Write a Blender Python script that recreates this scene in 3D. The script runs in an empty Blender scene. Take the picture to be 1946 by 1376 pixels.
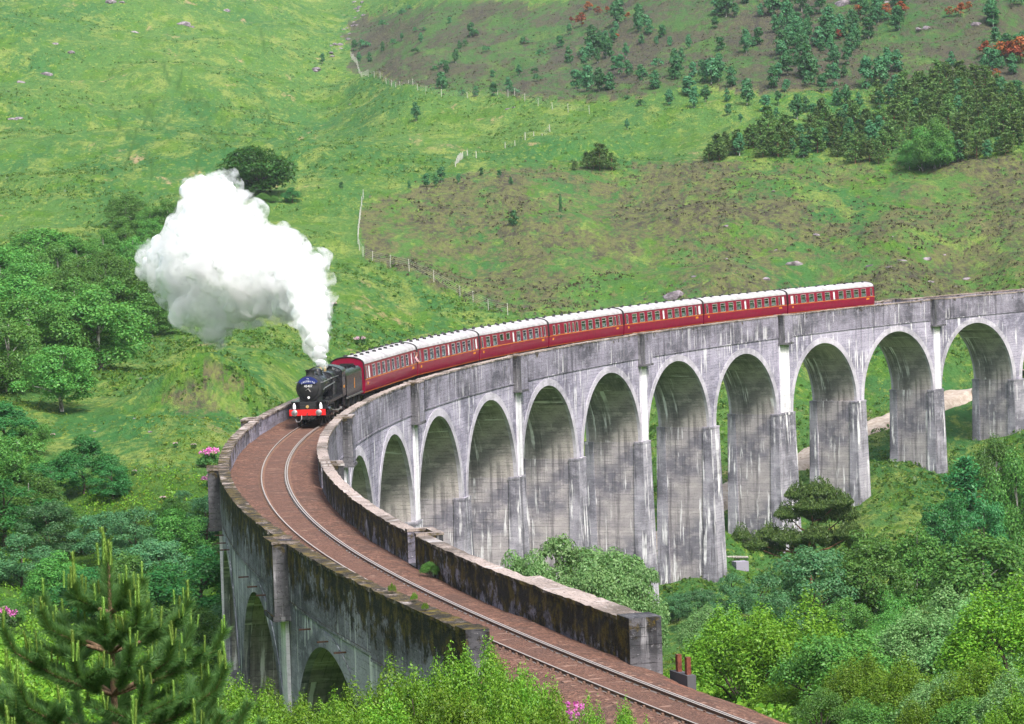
import bpy, bmesh, math, random
import numpy as np
from mathutils import Matrix, Vector, Euler

random.seed(7)
rng = np.random.default_rng(7)
SC = bpy.context.scene
COL = SC.collection

# ------------------------------------------------------------------ camera
CAM_Z = 11.519
YAW, PITCH, ROLL, FPX = -1.43697, -0.03828, -0.03251, 5351.4
PW, PH = 1946.0, 1376.0
fw = np.array([0.0, math.cos(PITCH), math.sin(PITCH)])
rt = np.array([1.0, 0.0, 0.0])
up = np.cross(rt, fw)
R2 = math.cos(ROLL) * rt + math.sin(ROLL) * up
U2 = -math.sin(ROLL) * rt + math.cos(ROLL) * up
CAM = np.array([0.0, 0.0, CAM_Z])
cd = bpy.data.cameras.new('camera')
cd.sensor_width = 36.0
cd.lens = 36.0 * FPX / PW
cd.clip_start = 1.0
cd.clip_end = 9000.0
cam = bpy.data.objects.new('camera', cd)
COL.objects.link(cam)
M = Matrix.Identity(4)
for i in range(3):
    M[i][0], M[i][1], M[i][2], M[i][3] = R2[i], U2[i], -fw[i], CAM[i]
cam.matrix_world = M
SC.camera = cam

# ------------------------------------------------------------------ light
SUN_EL, SUN_AZ = math.radians(52), math.radians(152)     # azimuth clockwise from +Y
w = bpy.data.worlds.new('World')
SC.world = w
w.use_nodes = True
nt = w.node_tree
bg = nt.nodes['Background']
sky = nt.nodes.new('ShaderNodeTexSky')
sky.sky_type = 'NISHITA'
sky.sun_disc = False
sky.sun_elevation = SUN_EL
sky.sun_rotation = SUN_AZ
sky.dust_density = 4.0
sky.air_density = 1.0
sky.ozone_density = 0.6
veil = nt.nodes.new('ShaderNodeHueSaturation')          # thin cloud: the same sky, paler
veil.inputs['Saturation'].default_value = 0.75
nt.links.new(sky.outputs[0], veil.inputs['Color'])
nt.links.new(veil.outputs[0], bg.inputs[0])
bg.inputs[1].default_value = 0.15
sd = bpy.data.lights.new('sun', 'SUN')
sd.energy = 2.2
sd.angle = math.radians(14)
sd.color = (1.0, 0.975, 0.95)
sun = bpy.data.objects.new('sun', sd)
COL.objects.link(sun)
sdir = Vector((math.sin(SUN_AZ) * math.cos(SUN_EL), math.cos(SUN_AZ) * math.cos(SUN_EL), math.sin(SUN_EL)))
sun.rotation_euler = sdir.to_track_quat('Z', 'Y').to_euler()
sun.location = (0, 0, 200)

SC.view_settings.view_transform = 'Standard'
SC.view_settings.look = 'None'
SC.view_settings.gamma = 1.0
SC.view_settings.use_curve_mapping = False
SC.view_settings.exposure = 1.15
SC.render.engine = 'CYCLES'
cy = SC.cycles
cy.max_bounces = 5
cy.diffuse_bounces = 3
cy.glossy_bounces = 2
cy.transmission_bounces = 3
cy.transparent_max_bounces = 10
cy.volume_bounces = 2
cy.use_adaptive_sampling = True
cy.adaptive_threshold = 0.015
cy.use_denoising = True
cy.caustics_reflective = False
cy.caustics_refractive = False

# ------------------------------------------------------------------ projection helpers
def project(P):
    d = np.asarray(P, float) - CAM
    z = d @ fw
    return np.stack([PW / 2 + FPX * (d @ R2) / z, PH / 2 - FPX * (d @ U2) / z], -1)

def pix(px, py, Y):
    d = fw + R2 * ((px - PW / 2) / FPX) - U2 * ((py - PH / 2) / FPX)
    return CAM + d * (Y / d[1])

# ------------------------------------------------------------------ the line of the track
RAD = 247.2
CIRC0 = np.array([205.318, 214.989])
ang = math.pi / 2 - YAW
ca, sa = math.cos(ang), math.sin(ang)
GRADE = 0.02
ST, TL = -90.0, 80.0
_t = np.arange(ST, -330, -0.25)
_k = np.clip(1 - (ST - _t) / TL, 0, 1) / RAD
_psi = ST / RAD - np.concatenate([[0], np.cumsum(_k[:-1] * 0.25)])
_X = RAD * math.cos(ST / RAD) - np.concatenate([[0], np.cumsum(-np.sin(_psi[:-1]) * 0.25)])
_Y = -RAD * math.sin(ST / RAD) - np.concatenate([[0], np.cumsum(-np.cos(_psi[:-1]) * 0.25)])

def SW(s, off, z):
    """distance along the line (near end to far end), offset to the outside of the curve, height over the rail -> world"""
    s, off, z = np.broadcast_arrays(np.asarray(s, float), np.asarray(off, float), np.asarray(z, float))
    th = s / RAD
    psi = np.where(s >= ST, th, np.interp(-s, -_t, _psi))
    x = np.where(s >= ST, RAD * np.cos(th), np.interp(-s, -_t, _X)) + off * np.cos(psi)
    y = np.where(s >= ST, -RAD * np.sin(th), np.interp(-s, -_t, _Y)) - off * np.sin(psi)
    x = x - CIRC0[0]
    y = y - CIRC0[1]
    return np.stack([ca * x - sa * y, sa * x + ca * y, GRADE * s + z], -1)

def heading(s):
    """world angle of the direction towards the near end"""
    a, b = SW(s, 0, 0), SW(s - 0.5, 0, 0)
    return math.atan2(b[1] - a[1], b[0] - a[0])

# ------------------------------------------------------------------ object helpers
def tag(o, label=None, cat=None, group=None, kind=None):
    if label: o['label'] = label
    if cat: o['category'] = cat
    if group: o['group'] = group
    if kind: o['kind'] = kind
    return o

def empty(name, loc=(0, 0, 0), rz=0.0, label=None, cat=None, group=None):
    o = bpy.data.objects.new(name, None)
    o.empty_display_size = 0.2
    COL.objects.link(o)
    o.location = loc
    o.rotation_euler = (0, 0, rz)
    return tag(o, label, cat, group)

def link(name, me, parent=None, loc=None, rot=None, scale=None):
    o = bpy.data.objects.new(name, me)
    COL.objects.link(o)
    if parent is not None: o.parent = parent
    if loc is not None: o.location = loc
    if rot is not None: o.rotation_euler = rot
    if scale is not None: o.scale = scale
    return o

def copy_tree(o, parent=None):
    c = o.copy()
    COL.objects.link(c)
    c.parent = parent
    for ch in o.children:
        copy_tree(ch, c)
    return c

class MB:
    """collects vertices, faces, per-corner uv"""
    def __init__(self):
        self.v, self.f, self.uv, self.m, self.n = [], [], [], [], 0
    def add(self, V, F, uv=None, mi=0):
        V = np.asarray(V, float).reshape(-1, 3)
        F = np.asarray(F, int)
        self.v.append(V)
        self.f.append(F + self.n)
        self.uv.append(None if uv is None else np.asarray(uv, float).reshape(-1, 2))
        self.m.append(mi)
        self.n += len(V)
        return self
    def box(self, x0, x1, y0, y1, z0, z1, mi=0):
        V = [(x, y, z) for x in (x0, x1) for y in (y0, y1) for z in (z0, z1)]
        F = [(0, 1, 3, 2), (4, 6, 7, 5), (0, 4, 5, 1), (2, 3, 7, 6), (0, 2, 6, 4), (1, 5, 7, 3)]
        return self.add(V, F, mi=mi)
    def lathe(self, prof, axis='z', c=(0, 0, 0), n=20, a0=0.0, a1=2 * math.pi, mi=0):
        """prof: (radius, height) list"""
        prof = np.array(prof, float)
        full = abs(a1 - a0 - 2 * math.pi) < 1e-6
        k = n if full else n + 1
        a = a0 + (a1 - a0) * np.arange(k) / n
        r, h = prof[:, 0][:, None], prof[:, 1][:, None]
        A, B, H = r * np.cos(a), r * np.sin(a), h + 0 * a
        V = {'z': (A, B, H), 'x': (H, A, B), 'y': (A, H, B)}[axis]
        V = np.stack(V, -1).reshape(-1, 3) + np.array(c, float)
        F = []
        for i in range(len(prof) - 1):
            for j in range(n):
                j2 = (j + 1) % k
                F.append((i * k + j, i * k + j2, (i + 1) * k + j2, (i + 1) * k + j))
        return self.add(V, F, mi=mi)
    def tube(self, pts, rad, n=6, mi=0):
        pts = np.asarray(pts, float)
        rad = np.broadcast_to(np.asarray(rad, float), (len(pts),))
        T = np.gradient(pts, axis=0)
        T /= np.linalg.norm(T, axis=1)[:, None] + 1e-9
        ref = np.where(np.abs(T[:, 2:3]) > 0.9, np.array([[1.0, 0, 0]]), np.array([[0, 0, 1.0]]))
        A = np.cross(T, ref)
        A /= np.linalg.norm(A, axis=1)[:, None] + 1e-9
        B = np.cross(T, A)
        a = 2 * math.pi * np.arange(n) / n
        V = pts[:, None, :] + rad[:, None, None] * (np.cos(a)[None, :, None] * A[:, None, :] + np.sin(a)[None, :, None] * B[:, None, :])
        V = V.reshape(-1, 3)
        F = []
        for i in range(len(pts) - 1):
            for j in range(n):
                F.append((i * n + j, i * n + (j + 1) % n, (i + 1) * n + (j + 1) % n, (i + 1) * n + j))
        self.add(V, F, mi=mi)
        e = np.concatenate([pts[:1] - T[:1] * 1e-4, V[:n]])
        self.add(e, [(0, 1 + (j + 1) % n, 1 + j) for j in range(n)], mi=mi)
        e = np.concatenate([pts[-1:] + T[-1:] * 1e-4, V[-n:]])
        self.add(e, [(0, 1 + j, 1 + (j + 1) % n) for j in range(n)], mi=mi)
        return self
    def mesh(self, name, mats, smooth=False):
        me = bpy.data.meshes.new(name)
        V = np.concatenate(self.v)
        sizes = np.concatenate([np.full(len(f), f.shape[1]) for f in self.f])
        loops = np.concatenate([f.ravel() for f in self.f])
        me.vertices.add(len(V))
        me.vertices.foreach_set('co', V.ravel().astype(np.float32))
        me.loops.add(len(loops))
        me.loops.foreach_set('vertex_index', loops.astype(np.int32))
        me.polygons.add(len(sizes))
        starts = np.concatenate([[0], np.cumsum(sizes)[:-1]])
        me.polygons.foreach_set('loop_start', starts.astype(np.int32))
        if any(m for m in self.m):
            me.polygons.foreach_set('material_index', np.concatenate([np.full(len(f), m) for f, m in zip(self.f, self.m)]).astype(np.int32))
        if any(u is not None for u in self.uv):
            uvl = me.uv_layers.new(name='UVMap')
            out = np.concatenate([u if u is not None else np.zeros((f.size, 2)) for u, f in zip(self.uv, self.f)])
            uvl.data.foreach_set('uv', out.ravel().astype(np.float32))
        for m in (mats if isinstance(mats, (list, tuple)) else [mats]):
            me.materials.append(m)
        me.update(calc_edges=True)
        me.validate(clean_customdata=False)
        if not smooth:
            me.polygons.foreach_set('use_smooth', np.zeros(len(me.polygons), bool))
        if smooth is True:
            me.polygons.foreach_set('use_smooth', np.ones(len(me.polygons), bool))
        elif smooth:
            me.polygons.foreach_set('use_smooth', np.ones(len(me.polygons), bool))
            me.set_sharp_from_angle(angle=math.radians(smooth))
        return me
    def build(self, name, mats, parent=None, smooth=False, **kw):
        return link(name, self.mesh(name, mats, smooth), parent, **kw)

# ------------------------------------------------------------------ materials
class NT:
    def __init__(self, name):
        self.mat = bpy.data.materials.new(name)
        self.mat.use_nodes = True
        self.t = self.mat.node_tree
        self.b = self.t.nodes['Principled BSDF']
    def n(self, typ, ins=None, **props):
        nd = self.t.nodes.new('ShaderNode' + typ)
        for k, v in props.items(): setattr(nd, k, v)
        for k, v in (ins or {}).items():
            if isinstance(v, bpy.types.NodeSocket): self.t.links.new(v, nd.inputs[k])
            else: nd.inputs[k].default_value = v
        return nd
    def math(self, op, a, b=0.5, c=None, clamp=False):
        ins = {0: a, 1: b}
        if c is not None: ins[2] = c
        return self.n('Math', ins, operation=op, use_clamp=clamp).outputs[0]
    def noise(self, vec, scale, detail=4, rough=0.55, dist=0.0):
        ins = {'Scale': scale, 'Detail': detail, 'Roughness': rough, 'Distortion': dist}
        if vec is not None: ins['Vector'] = vec
        return self.n('TexNoise', ins).outputs[0]
    def ramp(self, fac, a, b):
        return self.n('MapRange', {'Value': fac, 'From Min': a, 'From Max': b}, interpolation_type='SMOOTHSTEP').outputs[0]
    def mix(self, fac, a, b, blend='MIX'):
        nd = self.n('Mix', {0: fac}, data_type='RGBA', blend_type=blend)
        for k, v in ((6, a), (7, b)):
            if isinstance(v, bpy.types.NodeSocket): self.t.links.new(v, nd.inputs[k])
            else: nd.inputs[k].default_value = (*v, 1) if len(v) == 3 else v
        return nd.outputs[2]
    def base(self, col, rough=0.8, metal=0.0, spec=0.3):
        if isinstance(col, bpy.types.NodeSocket): self.t.links.new(col, self.b.inputs['Base Color'])
        else: self.b.inputs['Base Color'].default_value = (*col, 1)
        if isinstance(rough, bpy.types.NodeSocket): self.t.links.new(rough, self.b.inputs['Roughness'])
        else: self.b.inputs['Roughness'].default_value = rough
        self.b.inputs['Metallic'].default_value = metal
        self.b.inputs['Specular IOR Level'].default_value = spec
        return self
    def bump(self, h, strength=0.5, dist=0.05):
        nd = self.n('Bump', {'Height': h, 'Strength': strength, 'Distance': dist})
        self.t.links.new(nd.outputs[0], self.b.inputs['Normal'])
        return self
    def obj(self):
        return self.n('TexCoord').outputs['Object']
    def pos(self):
        return self.n('NewGeometry').outputs['Position']

def simple(name, col, rough=0.6, metal=0.0, var=0.15, scale=6.0, spec=0.4):
    """plain coat with a little wear"""
    m = NT(name)
    f = m.noise(m.obj(), scale, 5)
    d = tuple(c * (1 - var) for c in col)
    l = tuple(min(1, c * (1 + var)) for c in col)
    m.base(m.mix(m.ramp(f, 0.3, 0.7), d, l), rough, metal, spec)
    return m.mat

def concrete(name, base, dark, boards=0.5, white=0.5, stain=0.5, moss=None, gain=0.5, pit=0.5):
    m = NT(name)
    uv = m.n('UVMap').outputs[0]
    sep = m.n('SeparateXYZ', {0: uv})
    u, v = sep.outputs[0], sep.outputs[1]
    obi = m.n('ObjectInfo').outputs['Random']
    shift = m.math('MULTIPLY', obi, 37.0)
    def vec(su, sv, k=0.0):
        return m.n('CombineXYZ', {0: m.math('MULTIPLY', u, su), 1: m.math('MULTIPLY', v, sv), 2: k}).outputs[0]
    big = m.noise(vec(0.16, 0.22), 1.0, 5)
    mid = m.noise(vec(0.8, 1.3, 4.0), 1.0, 6, 0.65)
    fine = m.noise(vec(6, 9, 8.0), 1.0, 4, 0.7)
    col = m.mix(m.ramp(big, 0.38, 0.60), dark, base)
    col = m.mix(m.math('MULTIPLY', m.ramp(mid, 0.45, 0.68), 0.5), col, tuple(min(1, c * 1.45) for c in base))
    # lift lines of the shuttering
    row = m.math('FLOOR', m.math('MULTIPLY', v, 3.2))
    rn = m.n('TexWhiteNoise', {'W': m.math('ADD', row, shift)}, noise_dimensions='1D').outputs[0]
    fr = m.math('FRACT', m.math('MULTIPLY', v, 3.2))
    line = m.math('LESS_THAN', fr, 0.13)
    broken = m.ramp(m.noise(vec(0.7, 9, 2.0), 1.0, 3), 0.42, 0.6)
    line = m.math('MULTIPLY', line, broken)
    col = m.mix(m.math('MULTIPLY', rn, boards * 0.35), col, dark)
    col = m.mix(m.math('MULTIPLY', line, boards * 0.8), col, tuple(c * 0.4 for c in dark))
    # long dark runs of water
    dk = m.ramp(m.noise(vec(1.4, 0.08, 20.0), 1.0, 5, 0.65), 0.48, 0.62)
    dk = m.math('MULTIPLY', dk, m.ramp(m.noise(vec(0.12, 0.1, 31.0), 1.0, 3), 0.38, 0.6))
    col = m.mix(m.math('MULTIPLY', dk, stain), col, tuple(c * 0.3 for c in dark))
    # pits
    pm = m.ramp(fine, 0.53, 0.64)
    col = m.mix(m.math('MULTIPLY', pm, pit), col, tuple(c * 0.35 for c in dark))
    pl = m.ramp(m.noise(vec(5, 5, 14.0), 1.0, 3, 0.7), 0.6, 0.72)
    col = m.mix(m.math('MULTIPLY', pl, gain), col, (0.62, 0.6, 0.62))
    # white lime weeping down from the joints
    wn = m.noise(m.n('CombineXYZ', {0: m.math('ADD', m.math('MULTIPLY', u, 2.6), m.math('MULTIPLY', mid, 0.5)), 1: m.math('MULTIPLY', v, 0.16), 2: m.math('ADD', shift, 3.0)}).outputs[0], 1.0, 4, 0.6)
    wm = m.math('MULTIPLY', m.ramp(wn, 0.56, 0.635), m.ramp(m.noise(vec(0.2, 0.28, 51.0), 1.0, 4), 0.4, 0.56))
    col = m.mix(m.math('MULTIPLY', wm, white), col, (0.78, 0.76, 0.78))
    h = m.math('ADD', m.math('MULTIPLY', fine, 0.5), m.math('MULTIPLY', line, -0.6))
    if moss is not None:
        near = m.n('MapRange', {'Value': u, 'From Min': moss[0], 'From Max': moss[1]}).outputs[0]
        mo = m.noise(vec(0.9, 0.75, 71.0), 1.0, 7, 0.75)
        mk = m.ramp(m.math('ADD', m.math('ADD', mo, m.math('MULTIPLY', m.math('MINIMUM', v, 0.7), 0.12)), m.math('MULTIPLY', near, moss[2])), 0.62, 0.72)
        mcol = m.mix(m.ramp(m.noise(vec(1.3, 1.1, 90.0), 1.0, 6, 0.75), 0.46, 0.6), (0.018, 0.015, 0.01), (0.105, 0.075, 0.012))
        mcol = m.mix(m.ramp(m.noise(vec(1.5, 1.5, 99.0), 1.0, 5, 0.7), 0.6, 0.75), mcol, (0.16, 0.14, 0.02))
        col = m.mix(m.math('MULTIPLY', mk, 0.93), col, mcol)
        h = m.math('ADD', h, m.math('MULTIPLY', m.math('MULTIPLY', mk, fine), 1.5))
    m.base(col, 0.92, spec=0.2)
    m.bump(h, 0.7, 0.06)
    return m.mat

CGREY, CDARK = (0.40, 0.37, 0.46), (0.18, 0.17, 0.225)
M_WALL = concrete('concrete_spandrel', CGREY, CDARK, 0.7, 0.85, 0.5, gain=0.6, pit=0.75)
M_BAND = concrete('concrete_parapet', (0.275, 0.255, 0.315), (0.095, 0.09, 0.112), 0.35, 0.5, 0.7, moss=(-22, -70, 0.2), gain=0.65, pit=0.85)
M_RING = concrete('concrete_arch_ring', (0.48, 0.45, 0.51), (0.30, 0.285, 0.33), 0.0, 0.3, 0.25, gain=0.4, pit=0.3)
M_PIER = concrete('concrete_pier', (0.41, 0.37, 0.375), (0.185, 0.175, 0.21), 0.9, 0.95, 0.6, gain=0.3, pit=0.35)
M_BUTT = concrete('concrete_buttress', (0.37, 0.35, 0.40), (0.14, 0.135, 0.165), 0.6, 1.0, 0.8, gain=0.4, pit=0.4)
M_SOFF = concrete('concrete_soffit', (0.46, 0.415, 0.395), (0.20, 0.19, 0.195), 0.8, 1.0, 0.6, gain=0.3, pit=0.4)
M_PIL = concrete('concrete_pilaster', (0.85, 0.83, 0.86), (0.6, 0.58, 0.62), 0.3, 0.8, 0.6, gain=0.2, pit=0.3)
M_COPE = concrete('concrete_coping', (0.33, 0.27, 0.24), (0.12, 0.098, 0.082), 0.0, 0.3, 0.1, moss=(0, -75, 0.16), gain=0.45, pit=0.9)
M_NEARW = concrete('concrete_spandrel_stained', (0.42, 0.40, 0.48), (0.15, 0.145, 0.185), 0.5, 0.9, 0.9, gain=0.3, pit=0.5)
M_DARKC = concrete('concrete_refuge', (0.13, 0.125, 0.135), (0.035, 0.036, 0.04), 0.3, 0.25, 0.9, moss=(-22, -62, 0.25), gain=0.25, pit=0.6)

# ------------------------------------------------------------------ terrain
def vnoise(x, y, seed=0):
    xi, yi = np.floor(x).astype(np.int64), np.floor(y).astype(np.int64)
    xf, yf = x - xi, y - yi
    def h(a, b):
        n = (a * 374761393 + b * 668265263 + seed * 974711) & 0xffffffff
        n = ((n ^ (n >> 13)) * 1274126177) & 0xffffffff
        return ((n ^ (n >> 16)) & 0xffff) / 65535.0
    sx, sy = xf * xf * (3 - 2 * xf), yf * yf * (3 - 2 * yf)
    return (h(xi, yi) * (1 - sx) + h(xi + 1, yi) * sx) * (1 - sy) + (h(xi, yi + 1) * (1 - sx) + h(xi + 1, yi + 1) * sx) * sy

def fbm(x, y, wl, octv=4, seed=0, gain=0.5):
    out, a, tot = 0.0, 1.0, 0.0
    for o in range(octv):
        out = out + a * (vnoise(x / wl + 13.7 * o, y / wl + 7.1 * o, seed + o) - 0.5)
        tot += a
        a *= gain
        wl *= 0.5
    return out / tot * 2

KREF = [151.49 - k * 35.2418 for k in range(-2, 9)]       # refuges, two arches apart; index = k + 2
def S_OF(k): return 151.49 - k * 35.2418

ctrl = []
def cp(px, py, Y, dz=0.0):
    p = pix(px, py, Y)
    ctrl.append((p[0], p[1], p[2] + dz))
def cw(x, y, z): ctrl.append((x, y, z))
for a in [(600, 1376, 60, -2), (200, 1376, 60, -2), (1000, 1376, 60, -3), (1600, 1376, 60, -4), (700, 1376, 84, -2.0), (450, 1330, 110, -2.5), (150, 1376, 90, -1.2),
          (50, 1240, 122, 0), (200, 1150, 170, -4), (330, 1200, 150, -4), (250, 1010, 215, -5), (40, 1000, 220, -5), (390, 1010, 210, -6),
          (300, 860, 268, 0), (250, 950, 243, -1), (420, 850, 268, -1), (150, 800, 292, 0), (400, 770, 300, 0), (20, 800, 285, 0), (300, 700, 345, 0), (100, 690, 345, 0), (500, 700, 335, 0),
          (300, 610, 400, 0), (60, 600, 400, 0), (550, 600, 408, 0), (400, 540, 435, 0), (100, 500, 460, 0), (650, 560, 432, 0), (650, 450, 495, 0), (690, 380, 540, 0), (500, 375, 545, 0),
          (200, 420, 510, 0), (0, 430, 505, 0), (100, 370, 550, 0), (250, 300, 620, 0), (600, 300, 620, 0), (0, 200, 720, 0), (400, 190, 750, 0), (620, 200, 800, -3),
          (300, 60, 900, 0), (0, 0, 940, 0), (650, 0, 1120, -6), (550, 60, 980, 0), (800, 60, 900, 0), (950, 0, 920, 0), (760, 170, 770, 0), (900, 190, 725, 0), (1110, 212, 680, 0),
          (900, 300, 610, 0), (1100, 300, 600, 0), (1000, 400, 525, 0), (1300, 300, 580, 0), (1350, 100, 720, 0), (1350, 0, 800, 0), (1600, 160, 650, 0), (1750, 0, 740, 0),
          (1700, 300, 555, 0), (1900, 180, 605, 0), (1946, 0, 720, 0), (1946, 280, 550, 0), (1500, 400, 500, 0), (1250, 480, 485, 0), (1600, 470, 475, 0), (1920, 440, 480, 0), (950, 560, 460, 0),
          (1100, 520, 470, 0), (1300, 545, 448, 0), (1700, 530, 440, 0), (1920, 520, 440, 0),
          (1570, 740, 400, 0), (1540, 872, 362, 0), (1690, 803, 375, 0), (1835, 748, 392, 0), (1850, 640, 425, 0), (1690, 690, 405, 0), (1560, 680, 420, 0), (1400, 800, 378, 0), (1380, 940, 342, 0),
          (1235, 900, 355, 0), (1130, 800, 385, 0), (1000, 800, 360, -3), (1750, 960, 325, 0), (1625, 985, 328, 0), (1930, 860, 352, 0), (1940, 1000, 300, -5), (1750, 1080, 270, -3), (1500, 1160, 262, -3), (1900, 1150, 230, -4), (1600, 1225, 205, 0), (1450, 1250, 195, 0)]:
    cp(*a)
for k, zb in ((-1.5, -8), (2, -28), (2.5, -27.5), (3, -26), (4, -22), (5, -17.5), (6, -13), (7, -9.5)):
    for off in (-4, 5):
        p = SW(S_OF(k), off, 0)
        cw(p[0], p[1], zb)
for k, px, py in ((-0.5, 1893, 842), (0, 1752, 902), (0.5, 1610, 978), (1, 1455, 1062), (1.5, 1312, 1104)):
    p = SW(S_OF(k), -3.5, 0)
    cp(px, py, p[1])
for x, y, z in ((0, 0, 9.7), (25, 0, 6.5), (-25, 0, 10), (0, -40, 16), (-40, -40, 18), (5, 22, 6.0), (-12, 22, 5.8), (8, 40, 2.4), (-12, 40, 2.2),
                (30, 60, -4), (36, 112, -7), (32, 140, -11), (45, 170, -14), (12, 160, -13), (10, 210, -21), (25, 260, -25), (70, 200, -16), (90, 300, -12),
                (0, 2000, 330), (-500, 1900, 330), (500, 1700, 330), (-200, 1250, 170), (250, 1000, 150), (-90, 300, 2), (-160, 500, 20), (-60, 150, 0)):
    cw(x, y, z)
ctrl = np.array(ctrl)
def dom(x, y):
    return np.stack([np.clip(np.arctan2(x, y + 25.0), -0.45, 0.45) * 7.0, np.log(np.hypot(x, y + 25.0) + 10.0)], -1)
def _phi(r2): return 0.5 * r2 * np.log(r2 + 1e-12)
_c = dom(ctrl[:, 0], ctrl[:, 1])
_n = len(_c)
_K = _phi(((_c[:, None] - _c[None]) ** 2).sum(-1)) + np.eye(_n) * 2e-3
_P = np.c_[np.ones(_n), _c]
_A = np.block([[_K, _P], [_P.T, np.zeros((3, 3))]])
_w = np.linalg.solve(_A, np.r_[ctrl[:, 2], 0, 0, 0])

_ts = np.arange(-330, 240, 1.5)
_tp = SW(_ts, 0, 0)
S_END_R, S_END_L = -123.5, -123.2
def terrain(x, y):
    x, y = np.asarray(x, float), np.asarray(y, float)
    shp = x.shape
    x, y = x.ravel(), y.ravel()
    z = np.empty_like(x)
    for i in range(0, len(x), 40000):
        d = dom(x[i:i + 40000], y[i:i + 40000])
        r2 = ((d[:, None, :] - _c[None]) ** 2).sum(-1)
        z[i:i + 40000] = _phi(r2) @ _w[:_n] + _w[_n] + d @ _w[_n + 1:]
    dist = np.hypot(x, y)
    far = np.clip((dist - 230) / 250, 0, 1)
    z += fbm(x, y, 90, 3, 3) * (9.0 * np.clip((dist - 420) / 500, 0, 1))
    z += fbm(x + y * 0.4, y, 48, 3, 41) * (4.0 * np.clip((dist - 450) / 250, 0, 1))
    z += fbm(x, y, 30, 3, 11) * (0.5 + 2.0 * far)
    z += fbm(x, y, 7, 3, 21) * (0.22 + 0.4 * far)
    hum = np.clip(fbm(x, y, 3.2, 2, 31) + 0.1, 0, 1)
    z += hum * (0.35 + 0.5 * far)
    # little knoll beside the line and the rounded bank behind it
    for px, py, Y, rx, h in ((390, 770, 306, 6.5, 5.0), (240, 830, 285, 5.0, 1.2), (620, 395, 620, 26.0, 3.5), (1065, 415, 620, 14.0, 3.0)):
        q = pix(px, py, Y)
        z += h * np.exp(-(((x - q[0]) / rx) ** 2 + ((y - q[1]) / (rx * 0.8)) ** 2))
    # the railway's own ground at both ends of the bridge
    near = np.nonzero((y < 175) & (y > -60))[0]
    if len(near):
        d2 = (x[near, None] - _tp[None, :, 0]) ** 2 + (y[near, None] - _tp[None, :, 1]) ** 2
        j = d2.argmin(1)
        dd = np.sqrt(d2[np.arange(len(near)), j])
        s = _ts[j]
        bed = GRADE * s - 0.62
        wgt = np.clip(1 - (dd - 3.1) / 3.6, 0, 1) * np.clip((-121 - s) / 5, 0, 1)
        wgt = wgt * wgt * (3 - 2 * wgt)
        z[near] = z[near] * (1 - wgt) + bed * wgt
        onb = (s > -120) & (dd < 8)
        z[near] = np.where(onb, np.minimum(z[near], GRADE * s - 5.0), z[near])
    return z.reshape(shp)

def ground(px, py, y0=18.0, y1=1900.0):
    """where the line of sight through a pixel meets the ground"""
    d = fw + R2 * ((px - PW / 2) / FPX) - U2 * ((py - PH / 2) / FPX)
    d = d / d[1]
    Y = np.exp(np.linspace(math.log(y0), math.log(y1), 700))
    P = CAM + d[None] * Y[:, None]
    h = P[:, 2] - terrain(P[:, 0], P[:, 1])
    i = np.nonzero(h < 0)[0]
    if len(i) == 0: return P[-1]
    i = max(i[0], 1)
    f = h[i - 1] / (h[i - 1] - h[i] + 1e-9)
    p = P[i - 1] * (1 - f) + P[i] * f
    p[2] = float(terrain(np.array([p[0]]), np.array([p[1]]))[0])
    return p

def on_ground(x, y):
    return np.array([x, y, float(terrain(np.array([x]), np.array([y]))[0])])

# sheet: fine where the picture looks, coarse to the sides and beyond
aa = np.concatenate([np.linspace(-1.35, -0.225, 40)[:-1], np.linspace(-0.225, 0.225, 540), np.linspace(0.225, 1.35, 40)[1:]])
rr = np.concatenate([np.exp(np.linspace(math.log(6.0), math.log(1750.0), 640)), np.linspace(1750, 4200, 24)[1:]])
AA, RR = np.meshgrid(aa, rr)
TX, TY = RR * np.sin(AA), RR * np.cos(AA)
TZ = terrain(TX, TY)
na, nr = len(aa), len(rr)
idx = np.arange(na * nr).reshape(nr, na)
F = np.stack([idx[:-1, :-1], idx[:-1, 1:], idx[1:, 1:], idx[1:, :-1]], -1).reshape(-1, 4)

def in_poly(P, poly):
    x, y = P[:, 0], P[:, 1]
    ins = np.zeros(len(P), bool)
    n = len(poly)
    for i in range(n):
        x1, y1 = poly[i]
        x2, y2 = poly[(i + 1) % n]
        c = ((y1 > y) != (y2 > y)) & (x < (x2 - x1) * (y - y1) / (y2 - y1 + 1e-9) + x1)
        ins ^= c
    return ins
TV = np.stack([TX, TY, TZ], -1).reshape(-1, 3)
tpx = project(TV)
tpx[(TV @ np.array([0, 1, 0])) < 5] = -9999
wob = np.stack([fbm(TV[:, 0], TV[:, 1], 60, 3, 51) * 45, fbm(TV[:, 0], TV[:, 1], 60, 3, 61) * 30], -1)
MOOR_LOW = [(690, 395), (900, 330), (1250, 310), (2100, 300), (2100, 600), (1500, 640), (960, 600), (800, 535), (690, 490)]
MOOR_HIGH = [(650, 40), (900, -10), (2100, -40), (2100, 215), (1750, 170), (1350, 190), (1110, 205), (830, 182), (690, 140)]
moor = in_poly(tpx + wob * 0.2, [(318, 795), (300, 765), (355, 718), (405, 700), (450, 722), (480, 765), (440, 795)]) * 0.7 + in_poly(tpx + wob * 0.5, MOOR_LOW) * 0.75 + in_poly(tpx + wob, MOOR_HIGH) * 1.0
deep = in_poly(tpx, [(-400, 880), (440, 900), (470, 1400), (-400, 1400)]) | (TY.ravel() < 235) & (TX.ravel() > 0)
mb = MB()
mb.add(TV, F)
def smooth_col(name, arr, me):
    a = me.attributes.new(name, 'FLOAT', 'POINT')
    a.data.foreach_set('value', arr.astype(np.float32))

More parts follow.
